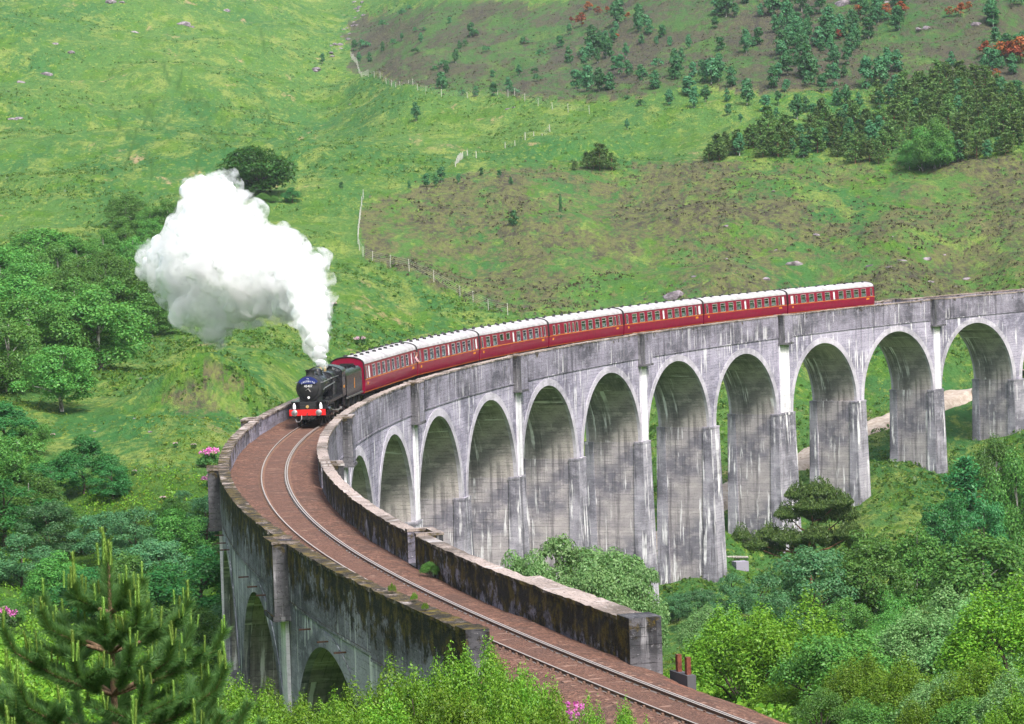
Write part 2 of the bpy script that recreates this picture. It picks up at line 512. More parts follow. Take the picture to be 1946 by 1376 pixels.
g = NT('hill_grass')
pos = g.n('VectorMath', {0: g.pos(), 1: (1.0, 0.45, 0.6)}, operation='MULTIPLY').outputs[0]   # tufts lie in drifts that run up the slope
moorA = g.n('Attribute', attribute_name='moor').outputs['Fac']
deepA = g.n('Attribute', attribute_name='scrub').outputs['Fac']
bankA = g.n('Attribute', attribute_name='bank').outputs['Fac']
n60 = g.noise(pos, 0.016, 6, 0.6)
n12 = g.noise(pos, 0.085, 6, 0.62)
n3 = g.noise(pos, 0.45, 6, 0.7)
n1 = g.noise(pos, 1.7, 5, 0.75)
GR_A, GR_B, GR_Y, GR_D = (0.040, 0.128, 0.036), (0.085, 0.172, 0.042), (0.20, 0.25, 0.065), (0.020, 0.075, 0.015)
def soft(f, a, b, k): return g.math('MULTIPLY', g.ramp(f, a, b), k)
col = g.mix(g.ramp(n60, 0.38, 0.60), GR_A, GR_B)
col = g.mix(soft(g.noise(pos, 0.11, 9, 0.78, 0.3), 0.49, 0.61, 0.9), col, GR_Y)
col = g.mix(soft(g.noise(pos, 0.13, 6, 0.7, 0.5), 0.5, 0.62, 0.8), col, (0.075, 0.16, 0.018))
col = g.mix(soft(n3, 0.49, 0.66, 0.65), col, GR_D)
col = g.mix(soft(n1, 0.48, 0.64, 0.7), col, (0.030, 0.082, 0.016))
col = g.mix(soft(g.noise(pos, 0.9, 5, 0.75), 0.53, 0.64, 0.7), col, (0.22, 0.28, 0.06))
# bleached patches of old bracken
dry = g.math('MULTIPLY', g.ramp(g.noise(pos, 0.07, 6, 0.7, 0.6), 0.60, 0.69), g.ramp(n3, 0.44, 0.58))
col = g.mix(g.math('MULTIPLY', dry, 0.8), col, (0.36, 0.25, 0.15))
# heather moor
hm = g.noise(pos, 0.045, 8, 0.78, 0.5)
hmask = g.math('MULTIPLY', g.ramp(g.math('ADD', hm, g.math('ADD', g.math('MULTIPLY', moorA, 0.05), g.math('MULTIPLY', g.math('SUBTRACT', n3, 0.5), 0.55))), 0.47, 0.59), g.ramp(moorA, 0.0, 0.6), clamp=True)
hcol = g.mix(g.ramp(n3, 0.4, 0.6), (0.055, 0.046, 0.04), (0.125, 0.125, 0.055))
hcol = g.mix(soft(n1, 0.48, 0.66, 0.8), hcol, (0.055, 0.04, 0.038))
hcol = g.mix(soft(g.noise(pos, 1.1, 5, 0.75), 0.49, 0.62, 0.75), hcol, (0.14, 0.185, 0.045))
high = g.ramp(moorA, 0.8, 0.98)
col = g.mix(g.math('MULTIPLY', high, 0.6), col, (0.045, 0.095, 0.032))
hcol = g.mix(g.math('MULTIPLY', high, 0.6), hcol, (0.052, 0.044, 0.042))
col = g.mix(hmask, col, hcol)
rushA = g.n('Attribute', attribute_name='rush').outputs['Fac']
col = g.mix(g.math('MULTIPLY', rushA, 0.95), col, g.mix(n1, (0.022, 0.075, 0.016), (0.06, 0.12, 0.02)))
col = g.mix(g.math('MULTIPLY', deepA, 0.75), col, (0.055, 0.12, 0.02))
col = g.mix(bankA, col, g.mix(n3, (0.16, 0.075, 0.05), (0.30, 0.15, 0.11)))
col = g.n('HueSaturation', {'Saturation': 1.04, 'Color': col}).outputs[0]
g.base(col, 0.95, spec=0.1)
hh = g.math('ADD', g.math('MULTIPLY', n3, 0.6), g.math('MULTIPLY', n1, 0.35))
g.bump(hh, 1.0, 1.6)
ter = link('ground', mb.mesh('ground', g.mat, True))
tag(ter, kind='structure')
smooth_col('moor', moor, ter.data)
smooth_col('scrub', deep.astype(float), ter.data)
nearv = np.nonzero((TV[:, 1] < 140) & (TV[:, 1] > 0))[0]
bank = np.zeros(len(TV))
d2 = (TV[nearv, None, 0] - _tp[None, :, 0]) ** 2 + (TV[nearv, None, 1] - _tp[None, :, 1]) ** 2
j = d2.argmin(1)
bank[nearv] = np.clip(1 - (np.sqrt(d2[np.arange(len(nearv)), j]) - 3.4 + fbm(TV[nearv, 0], TV[nearv, 1], 2.5, 3, 77) * 1.5) / 0.8, 0, 1) * (_ts[j] < -124)
smooth_col('bank', bank, ter.data)
# rush-grown runnels draining the left hillside
rush = np.zeros(len(TV))
vis = np.nonzero((tpx[:, 0] > -100) & (tpx[:, 0] < 800) & (tpx[:, 1] > 40) & (tpx[:, 1] < 420))[0]
wv = wob[vis] * np.array([0.25, 0.2])
for ln in ([(305, 120), (312, 150), (345, 185), (395, 245), (425, 285), (440, 300)], [(340, 130), (335, 155), (312, 160)], [(335, 215), (300, 245), (262, 200), (295, 190), (262, 245), (250, 275), (235, 325)], [(205, 200), (225, 238), (248, 262)],
           [(258, 275), (283, 310), (290, 345)], [(365, 185), (405, 210), (450, 270)], [(485, 165), (500, 205), (510, 230), (480, 265)], [(340, 160), (365, 180), (360, 200)], [(545, 260), (550, 300)], [(500, 60), (505, 100)], [(395, 270), (375, 300), (372, 335)]):
    for (x0, y0), (x1, y1) in zip(ln[:-1], ln[1:]):
        q = tpx[vis] + wv - np.array([x0, y0])
        d_ = np.array([x1 - x0, y1 - y0], float)
        t_ = np.clip((q @ d_) / (d_ @ d_), 0, 1)
        e_ = np.hypot(*(q - t_[:, None] * d_).T)
        rush[vis] = np.maximum(rush[vis], np.clip(1.6 - e_ / 2.4, 0, 1))
smooth_col('rush', rush, ter.data)

# ------------------------------------------------------------------ viaduct
class VB:
    """quads given as (s, offset, z) corners; carried onto the curve of the line"""
    def __init__(self): self.q = []
    def quad(self, a, b, c, d): self.q.append((a, b, c, d))
    def box(self, s0, s1, o0, o1, z0, z1, bt=0.0, bo=0.0, step=1.8, skip=''):
        """bt / bo: how far the foot is wider along s / offset than the head (batter)"""
        n = max(1, int(math.ceil((s1 - s0) / step)))
        ss = np.linspace(0, 1, n + 1)
        def S(t, low):
            return (s0 - (bt if low else 0)) * (1 - t) + (s1 + (bt if low else 0)) * t
        nz = max(1, int((z1 - z0) / 6))
        for i in range(n):
            t0, t1 = ss[i], ss[i + 1]
            a0, a1, b0, b1 = S(t0, 1), S(t1, 1), S(t0, 0), S(t1, 0)
            lo0, lo1 = o0 - bo, o1 + bo
            if 'i' not in skip: self.quad((a1, lo0, z0), (a0, lo0, z0), (b0, o0, z1), (b1, o0, z1))
            if 'o' not in skip: self.quad((a0, lo1, z0), (a1, lo1, z0), (b1, o1, z1), (b0, o1, z1))
            if 't' not in skip: self.quad((b0, o0, z1), (b0, o1, z1), (b1, o1, z1), (b1, o0, z1))
            if 'b' not in skip: self.quad((a0, lo0, z0), (a1, lo0, z0), (a1, lo1, z0), (a0, lo1, z0))
        a0, a1, b0, b1 = S(0, 1), S(1, 1), S(0, 0), S(1, 0)
        if 'n' not in skip: self.quad((a0, o0 - bo, z0), (a0, o1 + bo, z0), (b0, o1, z1), (b0, o0, z1))
        if 'f' not in skip: self.quad((a1, o1 + bo, z0), (a1, o0 - bo, z0), (b1, o0, z1), (b1, o1, z1))
        return self
    def build(self, name, mat, parent=None, smooth=False, jit=0.0):
        Q = np.array(self.q, float)                       # n,4,3
        nrm = np.abs(np.cross(Q[:, 2] - Q[:, 0], Q[:, 3] - Q[:, 1]))
        ax = nrm.argmax(1)
        uv = np.where((ax == 1)[:, None, None], Q[:, :, [0, 2]], np.where((ax == 0)[:, None, None], Q[:, :, [1, 2]] + np.array([3.7, 0]), Q[:, :, [0, 1]]))
        flat = Q.reshape(-1, 3)
        key, inv = np.unique(np.round(flat, 4), axis=0, return_inverse=True)
        inv = inv.reshape(-1)
        if jit: key = key + rng.normal(0, jit, key.shape) * np.array([0, 1, 1])
        V = SW(key[:, 0], key[:, 1], key[:, 2])
        m = MB()
        m.add(V, inv.reshape(-1, 4), uv.reshape(-1, 2))
        return m.build(name, mat, parent, smooth)

Z_TOP, Z_STR, Z_CROWN, ARC = 1.17, -1.35, -2.3, 7.85
Z_SPR = Z_CROWN - ARC
PITCH_S = 35.2418 / 2
WALL = 3.12
IN, OUT = 2.62, 3.16
via = empty('viaduct', SW(10, 0, -30), 0, 'long curved grey concrete railway viaduct with tall arches and mossy near parapets', 'viaduct')
via_inv = via.location.copy()
def child(o, parent=via):
    o.parent = parent
    if parent is via:
        o.location = -via_inv
    return o
KING = 1.0
arches = []
for a in np.arange(-1.75, 7.3, 0.5):
    sc, r = S_OF(a), ARC
    if abs(a - KING) < 0.3:
        sc += 0.62 if a < KING else -0.62
        r = 7.5
    arches.append((a, sc, r))
piers = np.arange(-2.0, 7.6, 0.5)

NA = 36
for a, sc, r in arches:
    lo, hi = S_OF(a + 0.25), S_OF(a - 0.25)
    zc = Z_SPR + r
    th = np.linspace(math.pi, 0, NA + 1)
    xs = np.concatenate([[lo], sc + r * np.cos(th), [hi]])
    zs = np.concatenate([[Z_SPR], Z_SPR + r * np.sin(th), [Z_SPR]])
    b = VB()
    for i in range(len(xs) - 1):
        if xs[i + 1] - xs[i] < 1e-4: continue
        for o, flip in ((-WALL, 1), (WALL, 0)):
            zm = (zs[i] + Z_STR) / 2, (zs[i + 1] + Z_STR) / 2
            A, B2 = (xs[i], o, zs[i]), (xs[i + 1], o, zs[i + 1])
            C, D = (xs[i + 1], o, Z_STR + 0.3), (xs[i], o, Z_STR + 0.3)
            b.quad(*((B2, A, D, C) if flip else (A, B2, C, D)))
    span = child(b.build('spandrel', M_NEARW if a > 5.3 else M_WALL))
    b = VB()
    for i in range(1, len(xs) - 2):
        no = 4
        ofs = np.linspace(-WALL, WALL, no + 1)
        for q in range(no):
            b.quad((xs[i], ofs[q], zs[i]), (xs[i], ofs[q + 1], zs[i]), (xs[i + 1], ofs[q + 1], zs[i + 1]), (xs[i + 1], ofs[q], zs[i + 1]))
    so = b.build('soffit', M_SOFF, smooth=True)
    so.parent = span
    # arch ring standing a hand proud of the wall on both faces
    for o, sg in ((-WALL, -1), (WALL, 1)):
        b = VB()
        o1 = o + sg * 0.035
        ri, ro = r - 0.015, r + 0.66
        ths = np.linspace(math.pi * 1.0, 0, NA + 1)
        for i in range(NA):
            def pt(rr_, t, oo): return (sc + rr_ * math.cos(t), oo, Z_SPR + rr_ * math.sin(t))
            t0, t1 = ths[i], ths[i + 1]
            q = [pt(ri, t0, o1), pt(ri, t1, o1), pt(ro, t1, o1), pt(ro, t0, o1)]
            b.quad(*(q if sg > 0 else q[::-1]))
            q = [pt(ro, t0, o1), pt(ro, t1, o1), pt(ro, t1, o), pt(ro, t0, o)]
            b.quad(*(q if sg > 0 else q[::-1]))
            q = [pt(ri, t0, o - sg * 0.3), pt(ri, t1, o - sg * 0.3), pt(ri, t1, o1), pt(ri, t0, o1)]
            b.quad(*(q if sg > 0 else q[::-1]))
        rg = b.build('arch_ring', M_NEARW if a > 5.3 else M_RING)
        rg.parent = span

for k in piers:
    s = S_OF(k)
    half = PITCH_S / 2 * 2 - ARC
    half = 17.6209 / 2 - ARC
    if abs(k - KING) < 0.1: half = 17.6209 / 2 + 0.62 - 7.5
    gz = min(float(terrain(*[np.array([c]) for c in SW(s, o, 0)[:2]])[0]) for o in (-4, 0, 4)) - GRADE * s - 1.5
    gz = min(gz, Z_SPR - 3)
    L = Z_SPR - gz
    b = VB().box(s - half, s + half, -2.55, 2.55, gz, Z_SPR + 0.02, bt=L / 60, bo=L / 60, skip='b')
    p = child(b.build('pier', M_PIER))
    for sg in (-1, 1):
        lo, hi = (2.35, 3.34)
        o0, o1 = (lo, hi) if sg > 0 else (-hi, -lo)
        bb = VB().box(s - half - 0.13, s + half + 0.13, o0, o1, gz, Z_SPR - 0.22, bt=L / 60, bo=L / 55, skip='b')
        bt = bb.build('buttress', M_BUTT)
        bt.parent = p
        bb = VB().box(s - half - 0.16, s + half + 0.16, o0 - 0.03, o1 + 0.03, Z_SPR - 0.22, Z_SPR + 0.05)
        cpn = bb.build('pier_cap', M_BUTT)
        cpn.parent = p
        if abs(k - round(k)) < 0.1:
            o0, o1 = (WALL - 0.05, WALL + 0.16) if sg > 0 else (-WALL - 0.16, -WALL + 0.05)
            hw = 0.62 if abs(k - KING) > 0.1 else 1.1
            pb = VB().box(s - hw, s + hw, o0, o1, Z_SPR + 0.1, -2.2)
            pl = pb.build('pilaster', M_PIL)
            pl.parent = p

# parapet walls, broken by a refuge at every second pier
def parapet(s0, s1, sg, inner=IN, outer=OUT, top=Z_TOP, bottom=Z_STR):
    o0, o1 = (inner, outer) if sg > 0 else (-outer, -inner)
    p = child(VB().box(s0, s1, o0, o1, bottom, top - 0.13, step=0.8).build('parapet', M_BAND, jit=0.006))
    c = VB().box(s0, s1, o0 - 0.045, o1 + 0.045, top - 0.13, top, step=0.45).build('coping', M_COPE, jit=0.016)
    c.parent = p
    q = (outer - 0.06, outer + 0.035) if sg > 0 else (-outer - 0.035, -outer + 0.06)
    st = VB().box(s0, s1, q[0], q[1], bottom - 0.1, bottom + 0.02).build('string_course', M_BAND)
    st.parent = p
    return p

RW, RWALL = 0.78, 0.34
ref_s = [S_OF(k) for k in range(-2, 8)]
for sg in (-1, 1):
    edges = sorted(ref_s)
    end = S_END_R if sg < 0 else S_END_L
    cuts = [(-112.0, edges[0] - RW - RWALL)]
    for a0, a1 in zip(edges[:-1], edges[1:]):
        mid = (a0 + a1) / 2
        cuts += [(a0 + RW + RWALL, mid - 0.015), (mid + 0.015, a1 - RW - RWALL)]
    for c0, c1 in cuts: parapet(c0, c1, sg)
    # heavier wing wall at the near end of the bridge
    we = cuts[0][0] - 0.012
    parapet(end, we, sg, inner=IN - 0.06, outer=OUT + (0.42 if sg < 0 else 0.1), top=Z_TOP + 0.06, bottom=-2.6 if sg < 0 else -1.5)
    o0, o1 = (IN - 0.12, OUT + 0.2) if sg > 0 else (-OUT - 0.55, -IN + 0.12)
    e = child(VB().box(end - 1.15, end - 0.01, o0, o1, -2.9, Z_TOP + 0.13).build('end_pillar', M_DARKC))
    # abutment wall under the wing
    o0, o1 = (2.2, OUT + 0.06) if sg > 0 else (-OUT - 0.2, -2.2)
    child(VB().box(end - 0.5, S_OF(7.5) + 0.4, o0, o1, -13, -1.45 if sg > 0 else -2.55, skip='b').build('abutment', M_NEARW))
    for s in ref_s:
        b = VB()
        so = 3.82
        def bx(s0, s1, oa, ob, z0, z1):
            b.box(s0, s1, *((oa, ob) if sg > 0 else (-ob, -oa)), z0, z1)
        bx(s - RW, s + RW + RWALL, so - 0.32, so - 0.004, -2.0, Z_TOP - 0.02)
        bx(s + RW, s + RW + RWALL - 0.004, IN, so - 0.33, -2.0, Z_TOP - 0.02)
        r_ = child(b.build('refuge', M_BAND))
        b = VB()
        bx(s - RW - RWALL, s - RW, IN, so, -2.0, Z_TOP - 0.02)  # only the side wall towards the near end takes the darker concrete
        f_ = b.build('refuge_side', M_DARKC)
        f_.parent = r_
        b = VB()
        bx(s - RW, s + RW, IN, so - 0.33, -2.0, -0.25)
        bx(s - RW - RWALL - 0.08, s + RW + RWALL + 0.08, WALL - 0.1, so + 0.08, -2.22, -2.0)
        f_ = b.build('refuge_floor', M_DARKC)
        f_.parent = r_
        b = VB()
        bx(s - RW - RWALL - 0.04, s - RW + 0.03, IN - 0.03, so + 0.04, Z_TOP - 0.02, Z_TOP + 0.1)
        bx(s + RW - 0.03, s + RW + RWALL + 0.04, IN - 0.03, so + 0.04, Z_TOP - 0.02, Z_TOP + 0.1)
        bx(s - RW + 0.03, s + RW - 0.03, so - 0.35, so + 0.04, Z_TOP - 0.02, Z_TOP + 0.1)
        f_ = b.build('coping', M_COPE)
        f_.parent = r_

M_RUST = simple('rusty_iron', (0.09, 0.045, 0.03), 0.8, 0.2, 0.4, 20)
for a, sc, r in arches:
    if a > 5.3:
        for ds in (-3.4, -0.4, 3.2):
            for sg in (1,):
                b = VB().box(sc + ds - 0.05, sc + ds + 0.05, sg * WALL - 0.1, WALL + 0.5, -1.97, -1.91)
                child(b.build('iron_bracket', M_RUST))

# ------------------------------------------------------------------ track
gb = NT('ballast_stone')
ps = gb.pos()
v1 = gb.n('TexVoronoi', {'Vector': ps, 'Scale': 9.0})
v2 = gb.n('TexVoronoi', {'Vector': ps, 'Scale': 20.0})
bc = gb.mix(gb.n('SeparateColor', {0: v1.outputs['Color']}).outputs[0], (0.065, 0.036, 0.027), (0.215, 0.112, 0.078))
bc = gb.mix(gb.math('MULTIPLY', gb.n('SeparateColor', {0: v2.outputs['Color']}).outputs[1], 0.5), bc, (0.10, 0.055, 0.042))
bc = gb.mix(gb.math('MULTIPLY', gb.ramp(gb.noise(ps, 0.5, 6, 0.7), 0.45, 0.62), 0.6), bc, (0.075, 0.048, 0.04))
bc = gb.mix(gb.math('MULTIPLY', gb.ramp(gb.noise(ps, 1.6, 5, 0.7), 0.56, 0.7), 0.6), bc, (0.34, 0.21, 0.155))
uvn = gb.n('UVMap').outputs[0]
offc = gb.math('ABSOLUTE', gb.n('SeparateXYZ', {0: uvn}).outputs[1])
mid_ = gb.math('SUBTRACT', 1.0, gb.ramp(offc, 0.55, 1.35))
bc = gb.mix(gb.math('MULTIPLY', mid_, 0.45), bc, (0.12, 0.065, 0.048))
gb.base(bc, 0.95, spec=0.15)
gb.bump(gb.math('ADD', v1.outputs['Distance'], gb.math('MULTIPLY', v2.outputs['Distance'], 0.5)), 0.8, 0.06)
M_BALL = gb.mat
ss = np.arange(-215, 232, 0.3)
prof_on = [(-2.63, -0.28), (-2.3, -0.17), (-1.9, -0.10), (-1.4, -0.06), (-1.0, -0.05), (-0.5, -0.055), (0, -0.055), (0.5, -0.055), (1.0, -0.05), (1.4, -0.06), (1.9, -0.02), (2.3, 0.06), (2.63, 0.1)]
prof_off = [(-4.0, -0.95), (-3.2, -0.6), (-2.5, -0.36), (-1.6, -0.1), (-1.0, -0.05), (-0.5, -0.055), (0, -0.055), (0.5, -0.055), (1.0, -0.05), (1.6, -0.1), (2.5, -0.36), (3.2, -0.6), (4.0, -0.95)]
prof_on, prof_off = np.array(prof_on), np.array(prof_off)
wl = np.clip((ss - (S_END_R - 2)) / 3.0, 0, 1)
S_, O_, Z_ = [], [], []
for s, wv in zip(ss, wl):
    pr = prof_on * wv + prof_off * (1 - wv)
    S_.append(np.full(len(pr), s)); O_.append(pr[:, 0]); Z_.append(pr[:, 1])
S_, O_, Z_ = map(np.array, (S_, O_, Z_))
Z_ = Z_ + rng.normal(0, 0.012, Z_.shape) + np.clip(np.abs(O_) - 1.4, 0, 1) * 0.12 * fbm(S_ * 1.0, O_, 4, 3, 5)
idx = np.arange(S_.size).reshape(S_.shape)
Fq = np.stack([idx[:-1, :-1], idx[1:, :-1], idx[1:, 1:], idx[:-1, 1:]], -1).reshape(-1, 4)
UV = np.stack([S_.ravel(), O_.ravel()], -1)[Fq.ravel()]
mb = MB()
mb.add(SW(S_, O_, Z_).reshape(-1, 3), Fq[:, ::-1], UV.reshape(-1, 4, 2)[:, ::-1].reshape(-1, 2))
tag(mb.build('ballast', M_BALL, smooth=True), kind='structure')

M_RAIL = NT('rail_steel')
rg_ = M_RAIL.n('SeparateXYZ', {0: M_RAIL.n('NewGeometry').outputs['Normal']}).outputs[2]
M_RAIL.base(M_RAIL.mix(M_RAIL.ramp(rg_, 0.8, 0.95), (0.09, 0.055, 0.04), (0.36, 0.31, 0.275)), 0.42, 0.25, 0.5)
M_RAIL = M_RAIL.mat
trk = empty('railway_track', SW(-95, 0, 0), 0, 'single brown steel railway track curving over the viaduct and down past the bushes', 'railway track')
trk_loc = trk.location.copy()
def rail(off, name, shine=True):
    prof = [(-0.07, -0.155), (0.07, -0.155), (0.07, -0.135), (0.012, -0.11), (0.012, -0.045), (0.036, -0.03), (0.036, -0.004), (0.03, 0.0), (-0.03, 0.0), (-0.036, -0.004), (-0.036, -0.03), (-0.012, -0.045), (-0.012, -0.11), (-0.07, -0.135)]
    s_ = np.arange(-215, 230, 1.0)
    n = len(prof)
    SS = np.repeat(s_, n); OO = off + np.tile([p_[0] for p_ in prof], len(s_)); ZZ = np.tile([p_[1] + 0.075 for p_ in prof], len(s_))
    V = SW(SS, OO, ZZ)
    F = [(i * n + j, (i + 1) * n + j, (i + 1) * n + (j + 1) % n, i * n + (j + 1) % n) for i in range(len(s_) - 1) for j in range(n)]
    m = MB(); m.add(V, F)
    o = m.build(name, M_RAIL, trk)
    o.location = -trk_loc
    return o
rail(0.7535, 'rail'); rail(-0.7535, 'rail'); rail(-0.64, 'check_rail')
M_SLP = simple('sleeper_timber', (0.18, 0.105, 0.075), 0.95, 0, 0.35, 3.0)
sl = MB().box(-0.125, 0.125, -1.3, 1.3, -0.17, -0.045)
for sg in (-1, 1):
    sl.box(-0.09, 0.09, sg * 0.7535 - 0.19, sg * 0.7535 + 0.19, -0.046, 0.0)
    sl.box(-0.05, 0.05, sg * 0.7535 + 0.05, sg * 0.7535 + 0.12, 0.0, 0.05)
    sl.box(-0.05, 0.05, sg * 0.7535 - 0.12, sg * 0.7535 - 0.05, 0.0, 0.05)
slm = sl.mesh('sleeper', M_SLP)
for s in np.arange(-172, -14, 0.72):
    p = SW(s + random.uniform(-0.03, 0.03), 0, random.uniform(-0.034, -0.014))
    link('sleeper', slm, trk, Vector(p) - trk_loc, (0, 0, heading(s) + random.uniform(-0.008, 0.008)))

# ------------------------------------------------------------------ the train
M_BLACK = simple('loco_black', (0.014, 0.014, 0.017), 0.25, 0.0, 0.35, 4.0, 0.5)
M_SOOT = simple('smokebox_black', (0.013, 0.013, 0.014), 0.6, 0.0, 0.3, 5.0, 0.4)
M_STEEL = simple('bright_steel', (0.35, 0.34, 0.33), 0.35, 0.8, 0.3, 8.0)
M_RED = simple('buffer_beam_red', (0.62, 0.012, 0.012), 0.45, 0, 0.15, 6.0)
M_MAROON = simple('coach_maroon', (0.205, 0.0025, 0.028), 0.28, 0, 0.12, 2.0, 0.5)
M_ROOF = simple('coach_roof_grey', (0.36, 0.345, 0.35), 0.75, 0, 0.28, 0.9)
M_GOLD = simple('lining_gold', (0.65, 0.26, 0.015), 0.5, 0, 0.15, 6.0)
M_WHITE = simple('white_paint', (0.8, 0.8, 0.8), 0.5, 0, 0.06, 6.0)
M_DARKF = simple('underframe_black', (0.02, 0.019, 0.018), 0.7, 0, 0.4, 5.0)
M_COAL = simple('coal', (0.012, 0.012, 0.014), 0.45, 0, 0.6, 9.0, 0.6)
M_BLUE = simple('headboard_blue', (0.010, 0.022, 0.13), 0.45, 0, 0.1, 6.0)
M_BRASS = simple('lamp_brass', (0.75, 0.5, 0.2), 0.35, 0.6, 0.1, 8.0)
M_SEAT = simple('seat_moquette', (0.04, 0.17, 0.18), 0.9, 0, 0.3, 8.0)
M_LINEN = simple('white_linen', (0.78, 0.78, 0.78), 0.9, 0, 0.05, 8.0)
M_WOOD = simple('interior_panel', (0.16, 0.085, 0.05), 0.6, 0, 0.2, 4.0)
M_FRAME = simple('window_frame_alloy', (0.5, 0.45, 0.46), 0.4, 0.5, 0.1, 6.0)
gl = NT('window_glass')
tr = gl.n('BsdfTransparent', {'Color': (0.72, 0.82, 0.82, 1)})
gs = gl.n('BsdfGlossy', {'Color': (0.9, 0.95, 1, 1), 'Roughness': 0.06})
mx = gl.n('MixShader', {0: 0.25, 1: tr.outputs[0], 2: gs.outputs[0]})
gl.t.links.new(mx.outputs[0], gl.t.nodes['Material Output'].inputs['Surface'])
M_GLASS = gl.mat
fr_ = NT('frosted_glass')
fr_.base((0.75, 0.77, 0.78), 0.4)
M_FROST = fr_.mat

def flat_text(txt, size, mat, name):
    cu = bpy.data.curves.new(name, 'FONT')
    cu.body = txt
    cu.size = size
    cu.align_x = 'CENTER'
    cu.align_y = 'CENTER'
    cu.extrude = 0.004
    tmp = bpy.data.objects.new('tmp_text', cu)
    COL.objects.link(tmp)
    dg = bpy.context.evaluated_depsgraph_get()
    me = bpy.data.meshes.new_from_object(tmp.evaluated_get(dg))
    me.name = name
    bpy.data.objects.remove(tmp)
    me.materials.clear()
    me.materials.append(mat)
    return me

def vehicle(name, s_front, s_back, label, cat, group=None):
    """Empty at rail level half way along; local x runs towards the near end of the line"""
    a, b = SW(s_front, 0, 0.075), SW(s_back, 0, 0.075)
    o = empty(name, (a + b) / 2, 0, label, cat, group)
    d = a - b
    o.rotation_euler = (0, -math.atan2(d[2], math.hypot(d[0], d[1])), math.atan2(d[1], d[0]))
    return o

def wheel_mesh(r, name, spokes=0, th=0.13):
    m = MB()
    m.lathe([(r - 0.13, -th / 2), (r - 0.02, -th / 2), (r, -th / 2 + 0.01), (r + 0.0, th / 2 - 0.02), (r + 0.03, th / 2), (r - 0.13, th / 2), (r - 0.13, -th / 2)], 'y', n=28)
    m.lathe([(0.0, -0.11), (0.14, -0.11), (0.14, 0.11), (0, 0.11)], 'y', n=14)
    if spokes:
        for i in range(spokes):
            a = 2 * math.pi * i / spokes
            m.tube([(0.1 * math.cos(a), 0, 0.1 * math.sin(a)), ((r - 0.1) * math.cos(a), 0, (r - 0.1) * math.sin(a))], 0.035, 5)
    else:
        m.lathe([(0.12, -0.02), (r - 0.1, -0.03)], 'y', n=24)
        m.lathe([(r - 0.1, 0.03), (0.12, 0.02)], 'y', n=24)
    return m.mesh(name, M_DARKF, 40)

# ---- locomotive: x = 0 at the buffer beam, running back to x = -10.9
L = vehicle('steam_locomotive', -19.0, -8.1, 'black steam locomotive with red buffer beam leading the train over the viaduct', 'locomotive')
X0 = 10.9 / 2
def lp(m, name, mat, parent=L, smooth=35, **kw):
    o = m.build(name, mat, parent, smooth)
    if parent is L: o.location = (X0, 0, 0)
    return o
BC = 2.68
m = MB()
m.lathe([(0.0, -1.0), (0.5, -1.0), (0.79, -1.05), (0.9, -1.08), (0.93, -1.12), (0.93, -2.75), (0.0, -2.75)], 'x', (0, 0, BC), 36)
smoke = lp(m, 'smokebox', M_SOOT)
m = MB()
m.lathe([(0.0, -0.80), (0.25, -0.82), (0.5, -0.87), (0.70, -0.97), (0.72, -1.02)], 'x', (0, 0, BC), 32)
door = m.build('smokebox_door', M_SOOT, smoke, 35)
m = MB()
m.tube([(-0.72, 0, BC), (-0.84, 0, BC)], 0.05, 8)
m.tube([(-0.76, 0, BC), (-0.76, 0.16, BC - 0.2)], 0.018, 5)
m.tube([(-0.78, 0, BC), (-0.78, -0.2, BC - 0.1)], 0.018, 5)
m.build('door_dart', M_STEEL, smoke, 35)
for yy in (0.5, -0.5):
    MB().box(-0.99, -0.9, min(yy, yy * 0.2), max(yy, yy * 0.2), BC + 0.2 * np.sign(yy) - 0.03, BC + 0.2 * np.sign(yy) + 0.03).build('hinge_strap', M_SOOT, smoke)
m = MB()
m.box(-0.86, -0.82, -0.36, 0.36, BC + 0.09, BC + 0.31)
plate = m.build('number_plate', M_SOOT, smoke)
num = flat_text('45407', 0.24, M_WHITE, 'number')
o = link('number', num, smoke, (-0.812, 0, BC + 0.2), (math.pi / 2, 0, math.pi / 2))
m = MB(); m.lathe([(0.0, -0.83), (0.085, -0.83), (0.085, -0.87)], 'x', (0, 0, BC - 0.62), 16)
m.build('shed_plate', M_WHITE, smoke)
# curved blue headboard
m = MB()
aN = 18
prf = []
for i in range(aN + 1):
    t = math.radians(35 + 110 * i / aN)
    prf.append((0.86 * math.cos(t), 0.86 * math.sin(t), 0.46 * math.cos(t) * 1.35, 0.36))
V, Fc = [], []
for (yo, zo, yi, zi) in prf:
    for xx in (-0.80, -0.76):
        V += [(xx, yo, BC + zo + 0.02), (xx, max(min(yi, 0.62), -0.62), BC + zi)]
for i in range(aN):
    b0, b1 = i * 4, (i + 1) * 4
    Fc += [(b0 + 2, b0 + 3, b1 + 3, b1 + 2), (b0, b1, b1 + 1, b0 + 1), (b0, b0 + 2, b1 + 2, b1), (b0 + 1, b1 + 1, b1 + 3, b0 + 3)]
m.add(V, Fc)
hb = m.build('headboard', M_BLUE, smoke)
for i, ch in enumerate('JACOBITE'):
    t = math.radians(52 + 76 * (1 - i / 7.0))
    me = flat_text(ch, 0.17, M_WHITE, 'letter')
    link('letter', me, smoke, (-0.752, 0.68 * math.cos(t) * 1.05, BC + 0.52 * math.sin(t) + 0.02), (math.pi / 2, 0, math.pi / 2))
link('letter', flat_text('The', 0.12, M_WHITE, 'letter'), smoke, (-0.752, 0, BC + 0.73), (math.pi / 2, 0, math.pi / 2))
m = MB()
m.lathe([(0.0, -2.75), (0.80, -2.75), (0.80, -4.1), (0.86, -6.4), (0, -6.4)], 'x', (0, 0, BC), 36)
boiler = lp(m, 'boiler', M_BLACK)
